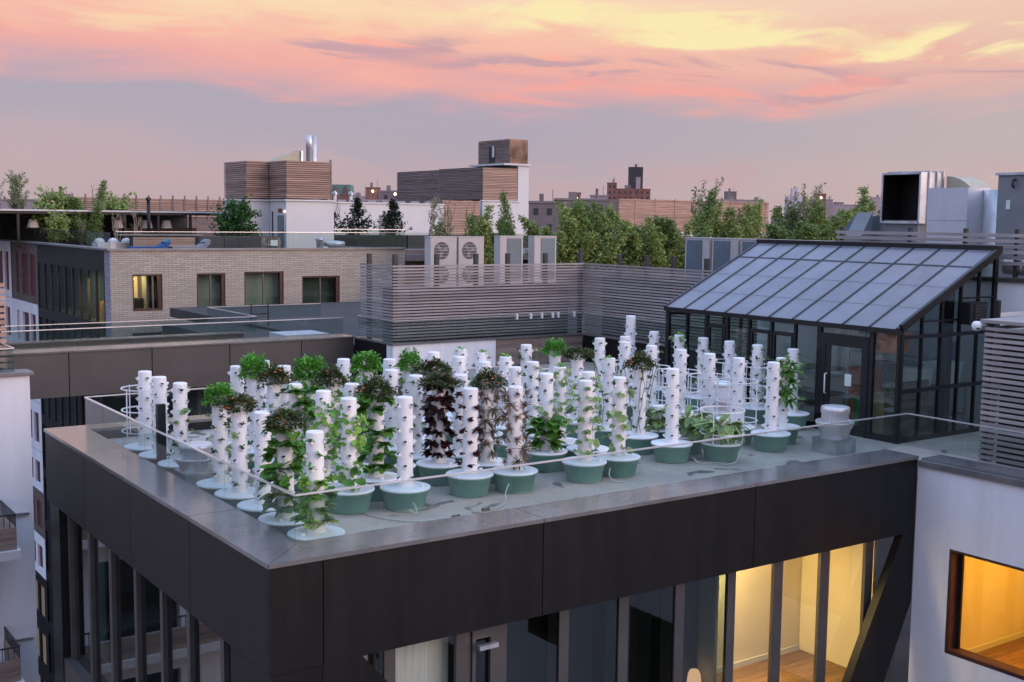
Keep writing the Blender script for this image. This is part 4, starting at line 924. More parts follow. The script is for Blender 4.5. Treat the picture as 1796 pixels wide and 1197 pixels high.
MB().extr([(27.0, 18.95, 25.0)]+[(27.0, p[1], p[2]) for p in pts], (.9, 0, 0)).build('elbow', 'tan_duct', el); box('elbow_riser', 'galv', 27.05, 17.95, 23.502, 27.85, 18.95, 25.0, el)
wd = thing('plenum_box', 'large white sheet metal plenum on the roof', 'duct', (25.5, 17.3, 23.5))
box('plenum', 'duct_white', 25.0, 16.95, 23.502, 25.9, 18.05, 25.88, wd)
for z in (24.3, 25.1): box('seam', 'galv', 24.992, 16.96, z, 24.999, 18.04, z+.012, wd)
MB().lathe([(.55, 0), (.55, 2.32)], (26.0, 16.55, 23.51), 24, False, True).build('round_riser', 'galv_bright', wd, True)
cb = thing('air_handler', 'grey air handler cabinet cut by the right edge', 'air handler', (25, 15.2, 23.5))
box('cabinet', 'unit_grey', 24.5, 13.4, 23.502, 26.0, 15.85, 26.12, cb); box('top_cover', 'galv', 24.45, 13.35, 26.121, 26.05, 15.9, 26.18, cb)
for y in (15.05, 14.3): box('door_seam', 'black_metal', 24.492, y, 23.6, 24.499, y+.015, 26.1, cb)
box('rating_plate', 'paper', 24.488, 15.52, 25.36, 24.498, 15.62, 25.56, cb)
MB().tube([(24.49, 15.42, 26.02), (24.40, 15.42, 26.0), (24.38, 15.42, 25.9), (24.44, 15.42, 25.84)], .03, 8).build('latch', 'port_dark', cb)
dk = thing('sheet_duct', 'blue grey sloped sheet duct left of the intake hood', 'duct', (26.2, 21.2, 23.5))
MB().extr([(26.0, 20.5, 23.502), (26.0, 21.35, 23.502), (26.0, 21.35, 24.9), (26.0, 21.05, 25.2), (26.0, 20.5, 25.2)], (.9, 0, 0)).build('duct_body', 'duct_blue', dk)
MB().extr([(25.5, 20.45, 24.6), (25.98, 20.45, 25.3), (25.98, 20.45, 23.52), (25.5, 20.45, 23.52)], (0, .5, 0)).build('duct_hood', 'unit_grey', dk)

# ================================================================== BRICK BUILDING WITH THE TERRACE
TZ = 23.3
bb = thing('brick_building', 'tan brick building with square red framed windows and roof terrace', 'building', (20, 54, 0))
BH = [(14.78, 16.01, 21.09, 22.59), (17.46, 18.71, 21.10, 22.59), (19.55, 21.37, 21.03, 22.63), (22.24, 24.08, 21.10, 22.39)]
lowH = [(a, b, c-3.15, d-3.15) for a, b, c, d in BH]
slots = [(14.73, 15.97, 20.0, 20.2), (17.4, 18.7, 20.02, 20.2), (19.5, 21.3, 20.04, 20.2)]
wall_holes('y', 48.0, 13.95, 27.43, 0, 23.55, BH+lowH+slots, .22).build('brick_wall', 'brick_wall', bb)
box('brick_return', 'brick_side', 13.89, 48.003, 0, 13.948, 48.75, 23.548, bb)
wall_holes('x', 27.43, 48.0, 60, 0, 23.55, [], .1).build('end_wall', 'brick_wall', bb)
for (a, b, c, d) in slots: box('vent_grille', 'post', a, 48.10, c, b, 48.14, d, bb)
for i, (a, b, c, d) in enumerate(BH+lowH):
    y0 = 48.05
    for (p, q, r, s) in ((a, a+.07, c, d), (b-.16, b, c, d), (a+.07, b-.16, c, c+.09), (a+.07, b-.16, d-.07, d)): box('window_frame', 'red_frame', p, y0, r, q, y0+.15, s, bb)
    mid = (a+b)/2+(.25 if i == 0 else 0)
    box('mullion', 'mullion', mid-.03, y0+.05, c+.09, mid+.03, y0+.12, d-.07, bb)
    box('window_pane', 'clear_glass' if i in (0,) else 'far_glass', a+.07, y0+.10, c+.09, mid-.03, y0+.11, d-.07, bb); box('window_pane', 'clear_glass' if i == 0 else 'far_glass', mid+.03, y0+.10, c+.09, b-.16, y0+.11, d-.07, bb)
    if i == 0:
        box('room_wall', 'room_wall', a-.3, 50.0, c-.6, b+.5, 50.05, d+.3, bb); box('room_wall', 'room_dark', b+.45, 48.4, c-.6, b+.5, 50, d+.3, bb); box('wardrobe', 'room_dark', mid-.05, 49.4, c-.6, b+.3, 49.9, d+.1, bb)
        box('sofa', 'room_dark', a-.1, 49.2, c-.5, b+.3, 49.6, c+.45, bb); MB().lathe([(0, -.05), (.05, 0), (0, .05)], (a+.16, 48.45, d-.2), 10).build('ceiling_lamp', 'bulb', bb); area('room_light', (a+.3, 49.3, d+.1), .2, 26, (1, .68, .3), bb)
    else: box('curtain', 'curtain' if i in (1, 2) else 'room_mid', a-.1, 48.55, c-.2, b+.1, 48.6, d+.2, bb)
box('coping', 'coping_dull', 13.80, 47.93, 23.552, 27.48, 48.4, 23.63, bb); box('coping', 'coping_dull', 13.80, 48.4, 23.553, 14.25, 74, 23.628, bb)
box('terrace_floor', 'terrace', 13.96, 48.05, 23.0, 60, 110, TZ, bb)
# dark glazed side
box('fascia', 'dark_panel', 13.89, 48.76, 22.67, 13.95, 59.85, 23.55, bb)
for fl in range(8):
    zt = 22.67-fl*2.62; zb = zt-2.15
    if zb < 0: break
    box('spandrel', 'dark_panel', 13.86, 48.76, zb-.47, 13.95, 59.85, zb, bb)
    for i in range(9):
        y0 = 48.8+i*1.225
        box('mullion', 'post', 13.88, y0, zb, 13.98, y0+.09, zt, bb); box('window_pane', 'far_glass', 13.93, y0+.09, zb, 13.94, y0+1.225, zt, bb)
    box('room_wall', 'room_mid' if fl < 2 else 'room_dark', 15.6, 48.8, zb, 15.7, 59.8, zt+.3, bb)
    box('room_floor', 'room_dark', 13.97, 48.8, zb-.2, 15.6, 59.8, zb-.01, bb)
for i, (y, z) in enumerate(((50.6, 21.1), (52.0, 21.0), (53.4, 21.0), (50.2, 21.2))): box('cabinet', 'cardboard', 14.6, y-1.4, z-.5, 14.9, y-.3, z+.25, bb)
area('room_light', (14.35, 50.6, 22.35), .4, 60, (1, .66, .22), bb); area('room_light', (14.5, 56, 22.4), .3, 14, (.9, .9, .5), bb)
# panel bays further along the side
pz = [23.55, 20.62, 18.2, 15.75, 13.32, 11.28, 9.0, 6.9, 4.4, 1.9, 0]
for i, (t_, b_) in enumerate(zip(pz, pz[1:])):
    for (y0, y1, alt) in ((59.87, 65.4, 0), (65.42, 71, 1), (71.02, 77, 0)):
        white = [0, 1, 1, 1, 1, 0, 1, 2, 2, 2][i]
        if alt and white == 0: white = 1
        mat = ['brick_brown', 'white_stucco', 'dark_panel'][white]
        hs = [(y0+o, y0+o+w, b_+.35, t_-.55) for o, w in ((.55, 1.0), (1.95, 1.3), (4.0, .5))]
        wall_holes('x', 13.89 if white != 1 else 13.86, y0, y1, b_+.01, t_-.01, hs, .16).build('wall_panel', mat, bb)
        for h_ in hs:
            f = box('shutter', 'red_blind' if white != 2 else 'cardboard', 13.965, h_[0], h_[2], 13.99, h_[1], h_[3], bb)
            box('frame', 'red_frame', 13.92, h_[0]+.001, h_[2]+.001, 13.964, h_[0]+.10, h_[3]-.001, f)
box('back_core', 'black_metal', 16, 60, 0, 30, 77, 22.9, bb)
rail('glass_railing', 'glass railing with white cap along the brick terrace front', [((14.3, 48.5), (36, 48.5))], 23.632, 24.30, 2.0)
rail('glass_railing', 'dark glass railing along the left side of the brick terrace', [((14.1, 48.55), (14.1, 75))], 23.632, 24.25, 3.0, cap='post', cw=.03)

# pavilion and what stands on the terrace
pv = thing('terrace_pavilion', 'dark open terrace pavilion with thin white roof edge', 'pavilion', (17, 64, TZ))
box('roof', 'white_paint', 9.5, 61.9, 25.13, 24.5, 69, 25.21, pv); box('roof_soffit', 'black_metal', 9.6, 62.0, 25.0, 24.4, 68.9, 25.12, pv)
box('back_wall', 'room_dark', 9.6, 68.5, TZ, 24.4, 68.6, 25.0, pv)
for i in range(9): box('column', 'black_metal', 10.0+i*1.75, 62.1, TZ, 10.12+i*1.75, 62.22, 25.0, pv)
box('bar_counter', 'slat_dark', 19.6, 64.5, TZ, 23.5, 65.2, TZ+1.0, pv)
ck = thing('flue_pipe', 'black flue pipe rising through the pavilion roof edge', 'flue', (19.75, 61.2, TZ))
MB().tube([(19.75, 61.2, TZ), (19.75, 61.2, 25.75)], .09, 10).build('pipe', 'black_metal', ck, True); MB().lathe([(.14, 0), (.14, .12), (0, .2)], (19.75, 61.2, 25.75), 10).build('cowl', 'black_metal', ck)
for i, (x, lab) in enumerate(((17.0, 'white lamp shade hanging by the bare shrubs'), (18.75, 'white lamp shade left of the black flue'), (20.3, 'white lamp shade right of the black flue'), (21.35, 'white lamp shade nearest the dark green tree'), (14.5, 'white lamp shade at the left of the pavilion'))):
    t = thing('pendant_lamp', lab, 'lamp', (x, 63.2, 24.45), 'pendant lamps in the pavilion')
    MB().lathe([(.30, 0), (.20, .42), (.02, .43)], (x, 63.2, 24.3), 14).build('shade', 'white_fabric', t); MB().tube([(x, 63.2, 24.72), (x, 63.2, 25.0)], .012, 5).build('cord', 'black_metal', t)
def lounger(label, x, y, mat, mat2, rz=0):
    t = thing('lounge_chair', label, 'lounge chair', (x, y, TZ), 'lounge chairs on the brick terrace')
    box('base_frame', 'balcony_wood', x-.75, y-.32, TZ+.02, x+.75, y+.32, TZ+.14, t)
    MB().extr([(x-.8, y-.34, TZ+.16), (x+.55, y-.34, TZ+.16), (x+.90, y-.34, TZ+.52), (x+.80, y-.34, TZ+.58), (x+.42, y-.34, TZ+.37), (x-.8, y-.34, TZ+.37)], (0, .68, 0)).build('cushion', mat, t)
    MB().extr([(x+.72, y-.3, TZ+.50), (x+.92, y-.3, TZ+.62), (x+.84, y-.3, TZ+.69), (x+.63, y-.3, TZ+.56)], (0, .6, 0)).build('pillow', mat2, t)
lounger('blue lounge chair with teal pillow behind the brick parapet', 16.15, 50.2, 'blue_fabric', 'teal_fabric')
lounger('grey lounge chair on the brick terrace beside the blue one', 17.9, 50.2, 'grey_fabric', 'grey_fabric')
def sofa(label, x, y, w):
    t = thing('outdoor_sofa', label, 'sofa', (x, y, TZ)); box('seat', 'white_fabric', x, y, TZ+.12, x+w, y+.9, TZ+.45, t); box('base', 'planter_dark', x+.03, y+.03, TZ+.002, x+w-.03, y+.87, TZ+.12, t)
    for i in range(3): MB().lathe([(0, 0), (.20, .03), (.24, .12), (.16, .22), (0, .26)], (x+.25+i*(w-.5)/2, y+.65, TZ+.40), 10).build('cushion', 'white_fabric', t, True)
sofa('white cushioned sofa behind the corner of the terrace railing', 14.9, 53.2, 1.7)
sofa('white cushioned seat beside the dark green terrace tree', 20.1, 54.0, 1.1)
ct = thing('slat_counter', 'brown slatted counter on the terrace behind the loungers', 'counter', (17.6, 52.5, TZ))
slats(ct, 'x', 16.2, 19.0, 52.4, TZ+.02, TZ+.78, .1, .085, .03, 'slat_warm'); box('top', 'coping_dull', 15.6, 52.35, TZ+.79, 19.4, 53.2, TZ+.84, ct); box('body', 'planter_dark', 16.25, 52.45, TZ+.002, 18.95, 53.1, TZ+.78, ct)
for i, (x0, x1, y, lab) in enumerate(((19.4, 20.6, 53.0, 'black planter box left of the terrace cushions'), (20.8, 23.6, 53.4, 'long grey planter box below the dark green tree'), (27.4, 36.5, 57.5, 'long dark planter holding the conifers'))):
    t = thing('planter_box', lab, 'planter', (x0, y, TZ)); box('trough', 'planter_dark', x0, y, TZ+.002, x1, y+.8, TZ+.72, t); box('soil', 'bark', x0+.05, y+.05, TZ+.72, x1-.05, y+.75, TZ+.74, t)
    for q in range(int((x1-x0)/1.4)): box('joint', 'black_metal', x0+.7+q*1.4, y-.004, TZ+.01, x0+.72+q*1.4, y, TZ+.72, t)
wc = thing('wicker_chair', 'tan wicker chair with white paper by the white bulkhead', 'chair', (22.3, 51.5, TZ))
for j in range(12):
    a = math.pi*(j/11)*1.2-.3; MB().tube([(22.3+.36*math.cos(a), 51.5+.36*math.sin(a), TZ+.02), (22.3+.42*math.cos(a), 51.5+.42*math.sin(a), TZ+.5), (22.3+.38*math.cos(a), 51.5+.38*math.sin(a), TZ+.72)], .03, 5).build('wicker_rib', 'pale_twig', wc)
MB().lathe([(0, .32), (.36, .32), (.36, .40), (0, .42)], (22.3, 51.5, TZ), 14).build('seat', 'pale_twig', wc); box('paper', 'paper', 22.1, 51.05, TZ+.36, 22.45, 51.08, TZ+.62, wc)
vt = thing('roof_vent', 'round galvanized roof vent before the white bulkhead', 'vent', (25.2, 51, TZ))
MB().lathe([(.3, 0), (.3, .3), (.5, .34), (.52, .5), (.45, .56), (0, .6)], (25.3, 51, TZ), 20).build('vent_body', 'galv_bright', vt, True); MB().lathe([(.16, 0), (.16, .56), (.2, .6), (.2, .7), (0, .75)], (24.55, 51, TZ), 14).build('vent_pipe', 'galv', vt, True)
gs = thing('glass_screen', 'green tinted glass screen standing on the brick parapet end', 'glass screen', (27, 53, 23.6))
for (a, b) in ((26.2, 28.9), (28.95, 31.7)): box('glass_pane', 'green_glass', a, 55.5, 23.45, b, 55.53, 24.36, gs)
box('top_rail', 'rail_cap', 26.2, 55.48, 24.361, 31.7, 55.55, 24.40, gs); box('stub_wall', 'slat_dark', 27.45, 48.6, 21.2, 31.5, 48.9, 23.5, gs)

# ------------------------------------------------------------------ bulkheads and screens on the roofs
def clad(parent, x0, y0, x1, y1, z0, z1, matf, mats, pitch=.105, h=.075):
    slats(parent, 'x', x0, x1, y0, z0, z1, pitch, h, .04, matf); slats(parent, 'y', y0+.03, y1, x0, z0, z1, pitch, h, .04, mats)
    box('backing', 'black_metal', x0+.06, y0+.06, z0-.02, x1, y1, z1-.05, parent)
b1 = thing('bulkhead', 'white stair bulkhead crowned by a brown slatted plant screen', 'bulkhead', (25.5, 57, TZ))
box('wall', 'white_paint', 24.65, 55.0, TZ, 27.27, 60, 25.78, b1); box('wall', 'white_paint', 23.39, 57.06, TZ, 24.64, 60, 25.78, b1)
box('ledge', 'white_paint', 24.55, 54.9, 25.782, 27.36, 60.05, 25.86, b1); box('ledge', 'white_paint', 23.30, 56.96, 25.781, 24.54, 60.04, 25.858, b1)
clad(b1, 24.66, 55.0, 27.05, 60, 25.92, 27.82, 'slat_brown', 'slat_brown'); clad(b1, 23.40, 57.06, 24.6, 60, 25.92, 27.82, 'slat_brown', 'slat_brown')
box('corner_post', 'slat_dark', 27.06, 54.96, 25.9, 27.14, 55.06, 27.9, b1)
d_ = box('door', 'unit_grey', 24.635, 55.28, TZ, 24.645, 56.06, 25.06, b1); box('door_handle', 'black_metal', 24.62, 55.36, TZ+.95, 24.634, 55.42, TZ+1.1, d_)
box('slot_window', 'black_metal', 24.638, 56.6, TZ, 24.646, 56.76, 25.25, b1); box('exit_sign', 'petal_red', 24.62, 55.5, 25.2, 24.634, 55.95, 25.4, b1)
MB().lathe([(0, -.04), (.06, 0), (0, .05)], (24.6, 55.12, 25.25), 8).build('wall_lamp', 'bulb_soft', b1)
MB().tube([(24.1+.09*math.cos(a*.524), 57.05, 25.15+.09*math.sin(a*.524)) for a in range(13)], .018, 5).build('wall_ring', 'unit_grey', b1)
ds = thing('duct_elbow', 'tan curved duct elbow above the brown slatted screen', 'duct', (25.6, 57, 27.6))
MB().extr([(24.9+1.6*(q/8), 57.3, 27.75+.62*math.sin(q/8*math.pi/2)) for q in range(9)]+[(26.5, 57.3, 27.5), (24.9, 57.3, 27.5)], (0, .8, 0)).build('elbow', 'tan_duct', ds); box('flange', 'galv', 26.5, 57.2, 27.5, 26.6, 58.2, 28.42, ds)
ch = thing('steel_chimney', 'twin shiny steel flue standing over the brown screen', 'chimney', (27.45, 58, 27))
MB().lathe([(.17, 0), (.17, 1.6), (.185, 1.61), (.185, 2.3), (.0, 2.31)], (27.38, 58.1, 27.0), 14).build('flue', 'steel', ch, True); MB().lathe([(.13, 0), (.13, 2.28), (0, 2.29)], (27.62, 58.0, 27.0), 14).build('flue', 'galv_bright', ch, True)
w2 = thing('roof_wall', 'long white roof wall with grey door behind the conifers', 'wall', (36, 66.5, TZ))
box('wall', 'white_paint', 28.5, 66.0, TZ, 40.6, 66.3, 25.86, w2); box('coping', 'white_paint', 28.4, 65.92, 25.862, 40.65, 66.4, 25.95, w2)
for i in range(7): box('coping_slot', 'unit_grey', 33.0+i*1.05, 66.1, 25.952, 33.6+i*1.05, 66.35, 26.08, w2)
dd = box('door', 'unit_grey', 35.85, 65.975, TZ, 37.0, 65.995, 25.16, w2); box('door_sign', 'petal_red', 36.25, 65.96, 24.3, 36.55, 65.973, 24.75, dd)
for i, x in enumerate((32.3, 33.2, 34.3)):
    t = thing('vent_pipe', ('white vent pipe nearest the brown slatted screen', 'white vent pipe in the middle of three', 'white vent pipe farthest from the brown screen')[i], 'pipe', (x, 66.8, 25))
    MB().lathe([(.10, 0), (.10, 1.45), (0, 1.46)], (x, 66.8, 25.0), 10).build('pipe', 'white_paint', t, True); MB().lathe([(.18, 0), (.18, .1), (0, .25)], (x, 66.8, 26.4), 10).build('cap', 'galv', t)
# slatted building with the rusty tower box
s3 = thing('slatted_building', 'long slat clad roof building with white base', 'building', (50, 76, TZ))
box('white_wall', 'white_paint', 47.62, 72.0, TZ, 51.7, 78.2, 26.28, s3); box('white_wall', 'white_paint', 50.75, 72.002, 26.28, 51.72, 78.2, 28.95, s3)
box('ledge', 'white_paint', 47.5, 71.9, 26.281, 50.9, 72.2, 26.38, s3); box('roof_slab', 'white_paint', 49.4, 71.85, 28.952, 51.8, 76.6, 29.08, s3)
clad(s3, 47.63, 72.02, 50.7, 78.2, 26.42, 28.80, 'slat_warm', 'slat_dark', .115, .085)  # lighter front and darker side slats: light direction put into the colours
clad(s3, 48.4, 78.3, 50, 86, 25.6, 28.8, 'slat_dark', 'slat_dark', .125, .095)
box('lower_wall', 'white_paint', 43.5, 78.3, TZ, 48.3, 78.4, 25.6, s3)
clad(s3, 43.6, 71.0, 46.7, 73, TZ, 26.3, 'slat_warm', 'slat_brown', .115, .085)  # front slats in the lit tone, side slats in a shaded one
box('doorway', 'black_metal', 45.9, 70.95, TZ, 46.6, 70.975, 25.2, s3)
tb = thing('tower_box', 'rust stained grey roof tower box with dark opening', 'plant box', (49.5, 74, 29.1))
box('shell', 'rust', 50.0, 72.1, 29.1, 51.65, 76.2, 30.87, tb)
slats(tb, 'y', 72.1, 76.2, 49.97, 29.1, 30.87, .13, .10, .03, 'slat_dark'); slats(tb, 'x', 50.0, 51.65, 72.07, 29.1, 30.87, .13, .10, .03, 'rust')
box('opening', 'black_metal', 49.93, 73.9, 29.2, 49.95, 74.7, 30.4, tb); box('white_flue', 'white_paint', 49.88, 73.95, 29.6, 49.92, 74.2, 30.4, tb)
# fences further off
f1 = thing('slat_fence', 'reddish grey slat fence on the roof behind the pavilion', 'fence', (25, 75, TZ))
slats(f1, 'x', 18.5, 30.5, 75, 24.9, 26.15, .13, .095, .04, 'slat_brown'); box('backing', 'slat_dark', 18.5, 75.05, TZ, 30.5, 75.1, 26.0, f1)
for i in range(16): box('post', 'slat_dark', 18.7+i*.78, 74.93, 24.8, 18.8+i*.78, 74.97, 26.25, f1)
f2 = thing('slat_wall', 'broad pale brown slat wall behind the bamboo hedge', 'screen wall', (91, 95, TZ))
slats(f2, 'x', 79.8, 102.2, 95, 23.9, 27.35, .17, .135, .05, 'slat_warm'); box('backing', 'slat_brown', 79.8, 95.06, 20, 102.2, 97, 27.2, f2); box('base', 'white_paint', 79.8, 94.9, 23.4, 102.2, 95.05, 23.85, f2)
for i in range(8): box('post', 'slat_brown', 82+i*2.8, 94.93, 23.8, 82.12+i*2.8, 94.96, 27.4, f2)
struct(box('roof', 'roof_grey', 60.5, 60, 0, 135, 130, 23.2))

# ================================================================== TREES
def twig(mb, a, b, r0, r1, r, n=3, wob=.06):
    a = Vector(a); b = Vector(b); L = (b-a).length; pts = [a+(b-a)*i/n+Vector((r.uniform(-1, 1), r.uniform(-1, 1), 0))*L*wob*(0 < i < n) for i in range(n+1)]
    mb.tube(pts, [r0+(r1-r0)*i/n for i in range(n+1)], 5); return pts
def qleaf(mb, p, r, s, asp=.5, droop=0.0):
    d = rdir(r, -.9, .9); d.z -= droop; d.normalize(); u = d.orthogonal().normalized(); u = (Matrix.Rotation(r.uniform(0, 6.28), 3, d) @ u); L = s*r.uniform(.6, 1.4)
    i = len(mb.v); a = Vector(p); mb.v += [tuple(a), tuple(a+d*L*.5+u*L*asp/2), tuple(a+d*L), tuple(a+d*L*.5-u*L*asp/2)]; mb.f.append((i, i+1, i+2, i+3))
TREE = {}
def bamboo(seed, H, rad, stems, nl, lm, ls=.22):
    r = random.Random(seed); tr = MB(); cr = MB()
    for s in range(stems):
        a = r.uniform(0, 6.28); q = rad*.45*math.sqrt(r.random()); b0 = Vector((q*math.cos(a), q*math.sin(a), 0)); h = H*r.uniform(.58, 1.0) if s else H
        lean = Vector((math.cos(a), math.sin(a), 0))*rad*r.uniform(.2, .9)
        pts = [b0+lean*(f**2)+Vector((0, 0, h*f)) for f in (0, .25, .5, .75, 1)]; tr.tube(pts, [.022, .02, .016, .012, .004], 4)
        for k_ in range(nl):
            f = r.uniform(.10, 1.0)**.85; p = b0+lean*(f**2)+Vector((0, 0, h*f)); sp = rad*(.52*(1-f**2.2)+.07)
            # leaves hang in sprays so that light gaps open between them
            dd = rdir(r, -.5, .6)*sp*r.uniform(.2, 1.0); c = p+dd
            for q_ in range(5): qleaf(cr, c+rdir(r, -1, 1)*.09, r, ls, .34, .35)
    return tr.mesh('trunk', 'stem_green'), cr.mesh('crown', lm)
def broad(seed, H, rad, nb, per, lm, ls=.16, base=.35):
    r = random.Random(seed); tr = MB(); cr = MB(); twig(tr, (0, 0, 0), (0, 0, H*.75), .05, .02, r)
    for b in range(nb):
        f = r.uniform(base, .8); d = rdir(r, .1, .9); p = Vector((0, 0, H*f)); tip = p+Vector((d.x*rad, d.y*rad, d.z*H*.3))*r.uniform(.5, 1.0); twig(tr, p, tip, .02, .005, r)
        for k_ in range(per):
            c = p+(tip-p)*r.uniform(.35, 1.15); qleaf(cr, c+rdir(r, -1, 1)*rad*.26*r.random(), r, ls, .6)
    return tr.mesh('trunk', 'bark'), cr.mesh('crown', lm)
def conifer(seed, H, rad, lm='leaf_conifer'):
    r = random.Random(seed); tr = MB(); cr = MB(); twig(tr, (0, 0, 0), (r.uniform(-.1, .1), 0, H), .05, .008, r, 4, .02)
    for b in range(70):
        f = r.random()**1.3*.97; L = rad*(1-f)*r.uniform(.6, 1.15)+.06; a = r.uniform(0, 6.28); d = Vector((math.cos(a), math.sin(a), .75)).normalized()
        p = Vector((0, 0, H*(.04+f*.93)))
        for k_ in range(26):
            u = r.uniform(.1, 1.0); qleaf(cr, p+d*L*u+rdir(r, -1, 1)*.07, r, .17, .45)
    return tr.mesh('trunk', 'bark'), cr.mesh('crown', lm)
def sapling(seed, H, rad, nb, per, lm, tw='bark', ls=.07):
    r = random.Random(seed); tr = MB(); cr = MB()
    for s in range(nb):
        a = r.uniform(0, 6.28); d = Vector((math.cos(a)*rad*r.uniform(.2, 1), math.sin(a)*rad*r.uniform(.2, 1), H*r.uniform(.7, 1.0)))
        pts = twig(tr, (r.uniform(-.05, .05), r.uniform(-.05, .05), 0), d, .028, .006, r, 4, .05)
        for k_ in range(4):
            q = d*r.uniform(.45, .95); t2 = q+Vector((r.uniform(-1, 1)*rad*.5, r.uniform(-1, 1)*rad*.5, H*.18)); twig(tr, q, t2, .01, .003, r, 2)
            for z_ in range(per): qleaf(cr, q+(t2-q)*r.uniform(.2, 1.1)+rdir(r, -1, 1)*.07, r, ls, .6)
    return tr.mesh('trunk', tw), (cr if cr.f else MB().tri((0, 0, .5), (.01, 0, .5), (0, .01, .52))).mesh('crown', lm)
TREE['bamboo'] = [bamboo(11, 4.3, 1.4, 14, 230, 'leaf_tree', .165), bamboo(12, 4.3, 1.4, 13, 230, 'leaf_tree', .165), bamboo(13, 4.3, 1.4, 14, 230, 'leaf_tree2', .165), bamboo(14, 4.3, 1.35, 11, 230, 'leaf_tree', .165)]
TREE['spire'] = [bamboo(21, 4.6, .95, 7, 300, 'leaf_tree2', .15), bamboo(22, 4.6, 1.0, 7, 280, 'leaf_tree', .15)]
TREE['airy'] = [sapling(31, 4.0, .85, 9, 60, 'leaf_pale', 'bark', .12), sapling(32, 4.0, .8, 8, 50, 'leaf_pale', 'bark', .11)]
TREE['bush'] = [broad(41, 2.6, 1.15, 90, 44, 'leaf_dark', .17, .10), broad(42, 2.6, .95, 70, 40, 'leaf_tree', .16, .18)]
TREE['con'] = [conifer(51, 2.6, 1.35), conifer(52, 2.5, 1.3), conifer(53, 2.4, 1.25)]
TREE['twigs'] = [sapling(61, 2.3, .55, 8, 2, 'leaf_pale', 'pale_twig', .05), sapling(62, 2.3, .5, 6, 3, 'leaf_pale', 'pale_twig', .05)]
TREE['young'] = [sapling(71, 2.7, .75, 6, 16, 'leaf_pale', 'bark', .10), sapling(72, 2.7, .7, 6, 12, 'leaf_pale', 'bark', .09), sapling(73, 2.5, .6, 5, 3, 'leaf_pale', 'bark', .06)]
def tree(name, label, kind, v, x, y, z, h, group, wide=1.0, rz=0):
    tr, cr = TREE[kind][v]; H = max(q.co.z for q in tr.vertices); s = h/H
    t = thing(name, label, 'tree' if kind not in ('bush', 'twigs') else 'shrub', (x, y, z), group)
    for nm, me in (('trunk', tr), ('crown', cr)): shared(nm, me, t, (x, y, z), rz, (s*wide, s*wide, s))
ZR = 21.35
hedge = [ # x, y, top z, kind, variant, width
 (29.6, 45.0, 25.6, 'spire', 1, 1.1, 'young grey green bamboo standing before the white slatted building'), (28.0, 45.2, 25.0, 'airy', 0, 1.2, 'pale bamboo sapling at the left end of the hedge'),
 (31.2, 44.6, 26.2, 'spire', 0, .9, 'slim bamboo at the left shoulder of the hedge'), (32.3, 42.5, 25.55, 'bamboo', 0, 1.0, 'bright green bamboo clump, leftmost full clump of the hedge'),
 (33.7, 42.0, 25.85, 'bamboo', 1, 1.05, 'bright green bamboo clump, second of the full clumps'), (35.0, 42.3, 26.0, 'bamboo', 2, 1.05, 'green bamboo clump, third of the full clumps'),
 (36.3, 41.6, 25.75, 'bamboo', 3, 1.0, 'green bamboo clump in front of the pale slat wall left end'), (37.0, 41.0, 25.2, 'bamboo', 0, .9, 'low bamboo clump beside the dark spire'),
 (38.5, 41.0, 26.4, 'spire', 0, 1.15, 'tall dark green bamboo spire before the pale slat wall'), (40.3, 41.3, 25.9, 'spire', 1, 1.2, 'bamboo clump right of the dark spire'),
 (41.2, 42.4, 27.0, 'airy', 1, .8, 'wispy pale bamboo rising highest behind the hedge'), (41.9, 41.2, 26.1, 'bamboo', 1, .95, 'bright bamboo clump in the middle of the pale slat wall'),
 (43.2, 41.5, 25.6, 'airy', 0, 1.1, 'yellowish bamboo clump at the gap in the hedge'), (46.3, 41.5, 26.0, 'bamboo', 2, 1.0, 'green bamboo clump right of the hedge gap'),
 (47.6, 42.0, 26.9, 'airy', 1, .9, 'thin pale bamboo pair before the hazy towers'), (49.2, 41.5, 26.3, 'bamboo', 3, 1.05, 'green bamboo clump below the hazy pale tower'),
 (50.6, 42.0, 26.2, 'bamboo', 0, 1.0, 'olive bamboo clump left of the last spire'), (52.6, 41.5, 26.9, 'spire', 1, 1.1, 'bamboo spire at the right end beside the ducts'), (51.8, 40.8, 25.8, 'bamboo', 1, 1.0, 'low bamboo clump at the right end of the hedge')]
for i, (x, y, zt, kd, v, w, lab) in enumerate(hedge): tree('bamboo', lab, kd, v, x, y, ZR, zt-ZR-(.08 if kd == 'bamboo' else .0), 'bamboo hedge on the far roof', w*1.12, i*1.3)
hp = thing('hedge_planter', 'long dark planter trough carrying the bamboo hedge', 'planter', (40, 41.5, ZR)); box('trough', 'planter_dark', 26, 40.0, ZR+.002, 54, 40.1, ZR+1.5, hp); box('soil', 'bark', 26, 40.1, ZR+.002, 54, 46, ZR+.6, hp)
